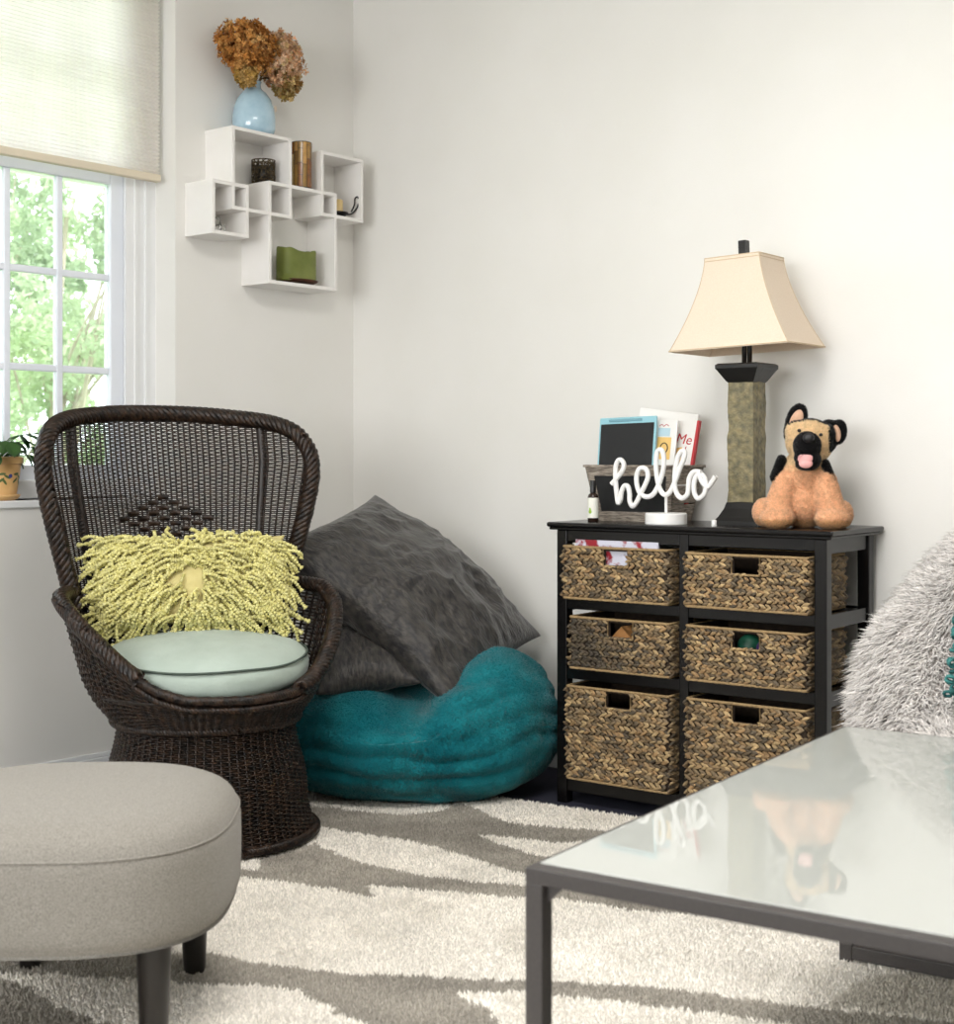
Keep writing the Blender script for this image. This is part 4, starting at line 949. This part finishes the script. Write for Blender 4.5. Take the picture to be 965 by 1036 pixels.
# green candle on rusty plate
gp = thing('candle_plate', 'rust brown metal plate with small feet under the green candle', 'plate', onleft(.340, .070, 1.5725), AL)
MB().lathe([(0, .009), (.058, .009), (.074, .013), (.080, .018), (.077, .019), (.058, .0125), (0, .0125)], 40, sx=1, sy=.74).build('plate', M['rust'], gp)
for x, y in ((-.05, -.02), (.05, -.02), (0, .035)): MB().box(x-.004, x+.004, y-.004, y+.004, 0, .011).build('foot', M['rust'], gp, False)
n = 64; aa = np.arange(n)/n*2*PI; ex = np.sign(np.cos(aa))*np.abs(np.cos(aa))**.6*.073; ey = np.sign(np.sin(aa))*np.abs(np.sin(aa))**.6*.040
rings = []; ztop = .103+.010*(np.cos(aa)**2)*np.where(np.cos(aa) < 0, 1.0, .8)+.003*np.sin(aa*5)
for f_ in (0, .3, .6, .85, .97): rings.append(np.stack([ex, ey, ztop*f_], 1))
rings.append(np.stack([ex*.98, ey*.97, ztop], 1))
for f_, dz in ((.86, -.001), (.75, -.010), (.4, -.014), (.02, -.014)): rings.append(np.stack([ex*f_, ey*f_, ztop*(1 if f_ > .8 else 0)+(.103*(0 if f_ > .8 else 1))+dz], 1))
V = A3(rings); gc = MB().add(V, [grid_faces(len(rings), n, False, True), A3([list(range(n))[::-1]])])
gcx = thing('pillar_candle', 'wide moss green pillar candle in the lowest cube of the shelf', 'candle', onleft(.345, .070, 1.5855), AL); gc.build('wax', M['green_wax'], gcx)
for w_ in ([(-.02, 0, .086), (-.019, .002, .099)], [(.02, 0, .086), (.021, 0, .098)]): tubes(MB(), A3([w_]), .0013, 5, ref=(1, 0, 0)).build('wick', M['ink'], gcx)
# chamberstick + cream candle
cs = thing('chamberstick', 'black iron candle dish with a loop handle in the right cube of the shelf', 'candle holder', onleft(.172, .090, 1.8236), AL)
mb = MB(); mb.lathe([(0, .002), (.026, .002), (.038, .014), (.040, .017), (.037, .018), (.025, .006), (0, .006)], 32)
q = spline([(.034, -.01, .014), (.052, -.02, .018), (.070, -.028, .040), (.078, -.03, .066), (.070, -.03, .078), (.060, -.028, .070), (.060, -.026, .050), (.050, -.02, .024)], 50); tubes(mb, q[None], .0028, 8, ref=(.2, 1, 0)); mb.build('dish', M['iron'], cs)
o = MB().lathe([(0, 0), (.0205, 0), (.021, .003), (.021, .052), (.018, .055), (.012, .051), (0, .050)], 28).build('votive_candle', M['cream_wax'], None, True, onleft(.172, .090, 1.8302)); tag(o, 'short cream candle standing in the black loop handled dish', 'candle')
# silver figurine in the small cube
fg = thing('silver_figurine', 'tiny silver wire chair figurine in the small left cube of the shelf', 'figurine', onleft(.696, .090, 1.7094), AL)
mb = MB(); w_ = .011
seg = [((-w_, -w_, 0), (-w_, -w_, .024)), ((w_, -w_, 0), (w_, -w_, .024)), ((w_, w_, 0), (w_, w_, .048)), ((-w_, w_, 0), (-w_, w_, .048)), ((-w_, -w_, .024), (w_, -w_, .024)), ((w_, -w_, .024), (w_, w_, .024)), ((w_, w_, .024), (-w_, w_, .024)), ((-w_, w_, .024), (-w_, -w_, .024)), ((-w_, w_, .048), (w_, w_, .048)), ((-w_, -w_, .010), (w_, -w_, .010)), ((0, w_, .024), (0, w_, .048))]
for a_, b_ in seg: tubes(mb, A3([[a_, b_]]), .0022, 6, ref=(.3, .5, .8))
mb.build('wire_frame', M['silver'], fg)

# ------------------------------------------------------------------ plant on the sill
pp_ = CORN-UL*1.405-NL*.040; pot = thing('flower_pot', 'painted yellow terracotta pot with saucer on the window sill', 'flower pot', (pp_[0], pp_[1], WZ0+.0005), 0)
MB().lathe([(0, .008), (.044, .008), (.048, .02), (.058, .085), (.061, .105), (.066, .106), (.067, .124), (.062, .126), (.057, .124), (.055, .10), (.0, .10)], 40).build('pot', M['terracotta'], pot, sharp=35)
MB().lathe([(0, 0), (.046, 0), (.056, .010), (.059, .016), (.056, .017), (.046, .007), (0, .007)], 40).build('saucer', M['terracotta'], pot)
MB().lathe([(0, .115), (.056, .113)], 30).build('soil', M['soil'], pot)
def decal(th_, z, a_, b_, rot_, m_, nm):
    r = .048+(.013*(z-.02)/.085)+.0006; V = []
    for i in range(12):
        t2 = i/12*2*PI; x = a_*math.cos(t2); y = b_*math.sin(t2); xr = x*math.cos(rot_)-y*math.sin(rot_); yr = x*math.sin(rot_)+y*math.cos(rot_)
        zz3 = z+yr; rr_ = .048+(.012*(zz3-.02)/.075)+.0008; an = th_+xr/rr_; V.append((rr_*math.cos(an), rr_*math.sin(an), zz3))
    MB().add(V, A3([list(range(12))])).build(nm, m_, pot, False)
for th_ in (-2.6, -1.5, -.7, .3, 1.4):
    decal(th_, .070, .006, .006, 0, M['paint_blue'], 'painted_flower')
    for dx_, dz_, r_ in ((.018, -.008, .7), (-.016, -.012, 2.2), (.020, .010, .1), (.034, .002, -.5)): decal(th_+dx_/.054, .066+dz_, .011, .0035, r_, M['paint_green'], 'painted_leaf')
pl = thing('potted_plant', 'dark green rounded leaf houseplant growing in the painted pot', 'plant', (pp_[0], pp_[1], WZ0+.112), 0)
st = MB()
for i in range(34):
    an = RS.rand()*2*PI; L_ = RS.uniform(.035, .105); hh = RS.uniform(.015, .085); ex_, ey_ = math.cos(an)*L_, math.sin(an)*L_
    q = spline([(0, 0, 0), (ex_*.4, ey_*.4, hh*.8), (ex_, ey_, hh)], 8); tubes(st, q[None], .0016, 5, ref=(.2, .3, 1))
    d = A3([math.cos(an), math.sin(an), RS.uniform(-1.6, -.3)]); d /= np.linalg.norm(d); w_ = np.cross(d, [0, 0, 1]); w_ /= np.linalg.norm(w_); up = np.cross(w_, d); S_ = RS.uniform(.020, .030)
    G = []; nl = 7
    for a2 in np.linspace(0, 1, nl):
        wid = S_*.8*math.sin(PI*min(1, a2*.93+.07))**.6
        for b2_ in np.linspace(-1, 1, 5): G.append(q[-1]+d*S_*2*a2+w_*wid*b2_+up*(.3*S_*(abs(b2_)*.6-(a2-.3)**2*1.6)))
    MB().add(G, grid_faces(nl, 5)).build('leaf', M['leaf'], pl)
st.build('plant_stem', M['leaf'], pl)

# ------------------------------------------------------------------ coffee table
tbl = thing('coffee_table', 'large low coffee table with dark grey steel frame and pale glass top', 'table', (.0618, 1.887, 0), AT)
TW, TL_, TH, fr_ = .78, 1.186, .465, .030
mb = MB(); mb.box(0, TW, 0, fr_, TH-.021, TH, .002); mb.box(0, TW, TL_-fr_, TL_, TH-.021, TH, .002); mb.box(0, fr_, fr_, TL_-fr_, TH-.021, TH, .002); mb.box(TW-fr_, TW, fr_, TL_-fr_, TH-.021, TH, .002); mb.build('frame', M['table_metal'], tbl, False)
MB().box(fr_*.25, TW-fr_*.25, fr_*.85, TL_-fr_*.35, TH-.008, TH+.0012, .0008).build('glass_top', M['table_glass'], tbl, False)
for x in (0, TW-.026):
    for y in (0, TL_-.026): MB().box(x, x+.026, y, y+.026, .012, TH-.020, .002).build('leg', M['table_metal'], tbl, False)
MB().box(.026, TW-.026, TL_-.026, TL_, .018, .044, .002).build('floor_rail', M['table_metal'], tbl, False)
mb = MB(); bm = bmesh.new(); vs_ = [bm.verts.new(p) for p in ((.026, .012, TH-.022), (.050, .012, TH-.022), (.026, .012, TH-.046), (.026, .018, TH-.022), (.050, .018, TH-.022), (.026, .018, TH-.046))]
for f_ in ((0, 1, 2), (5, 4, 3), (0, 3, 4, 1), (1, 4, 5, 2), (2, 5, 3, 0)): bm.faces.new([vs_[i] for i in f_])
mb.bm(bm).build('corner_bracket', M['table_metal'], tbl, False)

# ------------------------------------------------------------------ ottoman
ot = thing('ottoman', 'light grey upholstered rounded ottoman stool on dark legs in the left foreground', 'ottoman', (-.712, 2.575, 0), math.radians(2))
nu = 120; th = np.arange(nu)/nu*2*PI; e_ = 2/2.8; cxs = np.sign(np.cos(th))*np.abs(np.cos(th))**e_; sys_ = np.sign(np.sin(th))*np.abs(np.sin(th))**e_
prof = [(.0, .213), (.90, .213), (.95, .216), (.985, .226), (1.0, .245), (1.004, .29), (1.002, .335), (.997, .352), (.990, .358), (.985, .360), (.972, .370), (.94, .382), (.88, .392), (.78, .402), (.62, .411), (.42, .417), (.2, .420), (.0, .421)]
pr_ = spline([(a_, b_*2) for a_, b_ in prof], 90); V = np.stack([pr_[:, None, 0]*.287*cxs, pr_[:, None, 0]*.300*sys_, (pr_[:, 1]/2)[:, None]*1.0+.012*np.clip((pr_[:, 1]/2-.3)/.1, 0, 1)[:, None]-.006+0*cxs], -1)
MB().add(V, grid_faces(90, nu, False, True)).build('upholstery', M['otto'], ot)
mb = MB(); tubes(mb, np.stack([(.2825+.002)*cxs, (.2875+.010)*sys_, 0*th+.3585+.0015], 1)[None], .0022, 6, closed=True); mb.build('seam', M['otto'], ot)
for (x, y) in ((.182, -.215), (.180, .212), (-.14, .25), (-.182, -.215)):
    lg = MB().lathe([(0, .012), (.019, .012), (.021, .016), (.029, .214), (0, .214)], 28, c=(x, y, 0)).build('leg', M['otto_leg'], ot, sharp=40)

# ------------------------------------------------------------------ fluffy chair
fc = thing('fluffy_chair', 'shaggy light grey faux fur saucer chair on a dark base at the right edge', 'chair', (.800, 2.975, 0), AT)
mb = MB(); mb.box(0, .74, 0, .03, .013, .12, .006); mb.box(0, .74, .52, .55, .013, .12, .006); mb.box(0, .03, .03, .52, .013, .12, .006); mb.box(.71, .74, .03, .52, .013, .12, .006); mb.box(.0, .74, .0, .55, .12, .19, .02); mb.build('base', M['knob_black'], fc, False)
ax = Vector((-.20, -.64, .70)).normalized(); Rm = A3(ax.to_track_quat('Z', 'Y').to_matrix())
cl = A3([.36, .265, .52])
mb = MB(); nmaj = 40
for i in range(nmaj):
    a_ = i/nmaj*2*PI; p = Rm @ A3([.315*math.cos(a_), .315*math.sin(a_), .05]); ell(mb, cl+p, (.155, .155, .150), sub=2)
ell(mb, cl+Rm @ A3([0, 0, -.08]), (.34, .34, .16), sub=3)
ell(mb, (.37, .27, .28), (.20, .20, .14), sub=3)
V, F = remeshed(mb, .016, 8)
V += .012*np.stack([noise(V, 9, i) for i in (1, 2, 3)], 1)
V[:, 2] = np.maximum(V[:, 2], .192)
LG = A3(lin((230, 225, 221))[:3]); DG = A3(lin((192, 184, 179))[:3])
mb = MB(); mb.add(V, F, DG); n = 90000; P, Nn = sample(V, F, n)
cc = Nn+np.stack([noise(P, 6, 41), noise(P, 6, 42), noise(P, 6, 43)], 1)*1.0+RS.randn(n, 3)*.22; cc[:, 2] -= .35
sc_ = (.8+.4*RS.rand(n, 1)); strands(mb, P, cc, .030+.014*RS.rand(n), .0019, LG*.86*sc_, LG*1.06*sc_, bend=np.c_[RS.randn(n)*.2, RS.randn(n)*.2, -.35+0*RS.rand(n)], segs=2)
mb.build('fur_seat', M['fur'], fc)
# pompom yarn pillow
ppw = thing('pompom_pillow', 'teal looped yarn pillow resting on the fluffy grey chair', 'pillow', (1.150, 2.84, .675), 0, rot=(math.radians(60), 0, math.radians(-30)))
a, b, n = pillow_grid(.40, .36, .07, 40, .03, .002, 4)
V = np.concatenate([a.reshape(-1, 3), b.reshape(-1, 3)]); F = [grid_faces(n, n), grid_faces(n, n)[:, ::-1]+n*n]; F = [np.concatenate(F)]
MB().add(V, F).build('pillow_body', M['pompom'], ppw)
P, Nn = sample(V, F, 1100); mb = MB(); rr_ = RS.randn(1100, 3); a_ = np.cross(Nn, rr_); a_ /= np.linalg.norm(a_, axis=1, keepdims=True)+1e-9
t = np.linspace(0, 2*PI, 10, endpoint=False)[None, :, None]; LP = P[:, None]+Nn[:, None]*(.010+.010*(1-np.cos(t)))*.8+a_[:, None]*.008*np.sin(t)
tubes(mb, LP, .0034, 5, ref=(.3, .5, .8), closed=True); o = mb.build('yarn_loops', M['pompom'], ppw); o['kind'] = 'stuff'

# ------------------------------------------------------------------ lights, world, camera
w = bpy.data.worlds.new('world'); SC.world = w; w.use_nodes = True; nt = w.node_tree; bg = nt.nodes['Background']
bg.inputs['Color'].default_value = (.90, .96, 1.0, 1); bg.inputs['Strength'].default_value = 4.5
def area(name, loc, target, sx, sy, power, col):
    l = bpy.data.lights.new(name, 'AREA'); l.shape = 'RECTANGLE'; l.size = sx; l.size_y = sy; l.energy = power; l.color = col
    o = bpy.data.objects.new(name, l); COL.objects.link(o); o.location = loc; o.rotation_euler = (Vector(target)-Vector(loc)).to_track_quat('-Z', 'Y').to_euler(); return o
# added fill lamp just inside the unseen window behind the camera
pc = pb+A3([math.cos(AR), math.sin(AR)])*2.25+UL*.02
area('back_fill_light', (pc[0], pc[1], 1.6), (pc[0]+UL[0]*3, pc[1]+UL[1]*3, 1.5), 2.6, 1.3, 79, (1.0, .99, .975))
# ceiling fixture
cl_ = area('ceiling_light', (.10, 2.05, RH-.03), (.10, 2.05, 0), 1.1, 1.1, 55, (1.0, .975, .945))
# daylight at the window in view
su = bpy.data.lights.new('sun', 'SUN'); su.energy = 7; su.angle = .01; su.color = (1, .96, .88); so = bpy.data.objects.new('sun', su); COL.objects.link(so)
so.rotation_euler = Vector((-NL[0]*.7-UL[0]*.2, -NL[1]*.7-UL[1]*.2, -.75)).to_track_quat('-Z', 'Y').to_euler()
lw = onleft(1.52, -.2, 1.63); po = area('window_portal', lw, onleft(1.52, 1.5, 1.63), 1.44, 1.53, 1, (1, 1, 1)); po.data.cycles.is_portal = True

cam = bpy.data.cameras.new('camera'); co = bpy.data.objects.new('camera', cam); COL.objects.link(co); SC.camera = co
co.location = (0, 0, .994); co.rotation_euler = (PI/2, 0, 0)
cam.sensor_fit = 'HORIZONTAL'; cam.sensor_width = 36; cam.lens = 1480/965*36; cam.clip_start = .05
cam.sensor_fit = 'VERTICAL'; cam.sensor_height = 36; cam.lens = 1480/1036*36
cam.shift_y = -(518-462)/1036
cam.dof.use_dof = True; cam.dof.focus_distance = 3.9; cam.dof.aperture_fstop = 5.6; cam.dof.aperture_fstop = (cam.lens/1000)/.0085
SC.view_settings.view_transform = 'Standard'; SC.view_settings.look = 'None'; SC.view_settings.gamma = 1; SC.view_settings.use_curve_mapping = False
SC.view_settings.exposure = 0.0
SC.cycles.use_denoising = True
SC.cycles.max_bounces = 8; SC.cycles.diffuse_bounces = 5; SC.cycles.transparent_max_bounces = 12
try: SC.cycles.denoiser = 'OPENIMAGEDENOISE'; SC.cycles.denoising_input_passes = 'RGB_ALBEDO_NORMAL'; SC.cycles.denoising_prefilter = 'ACCURATE'
except Exception: pass
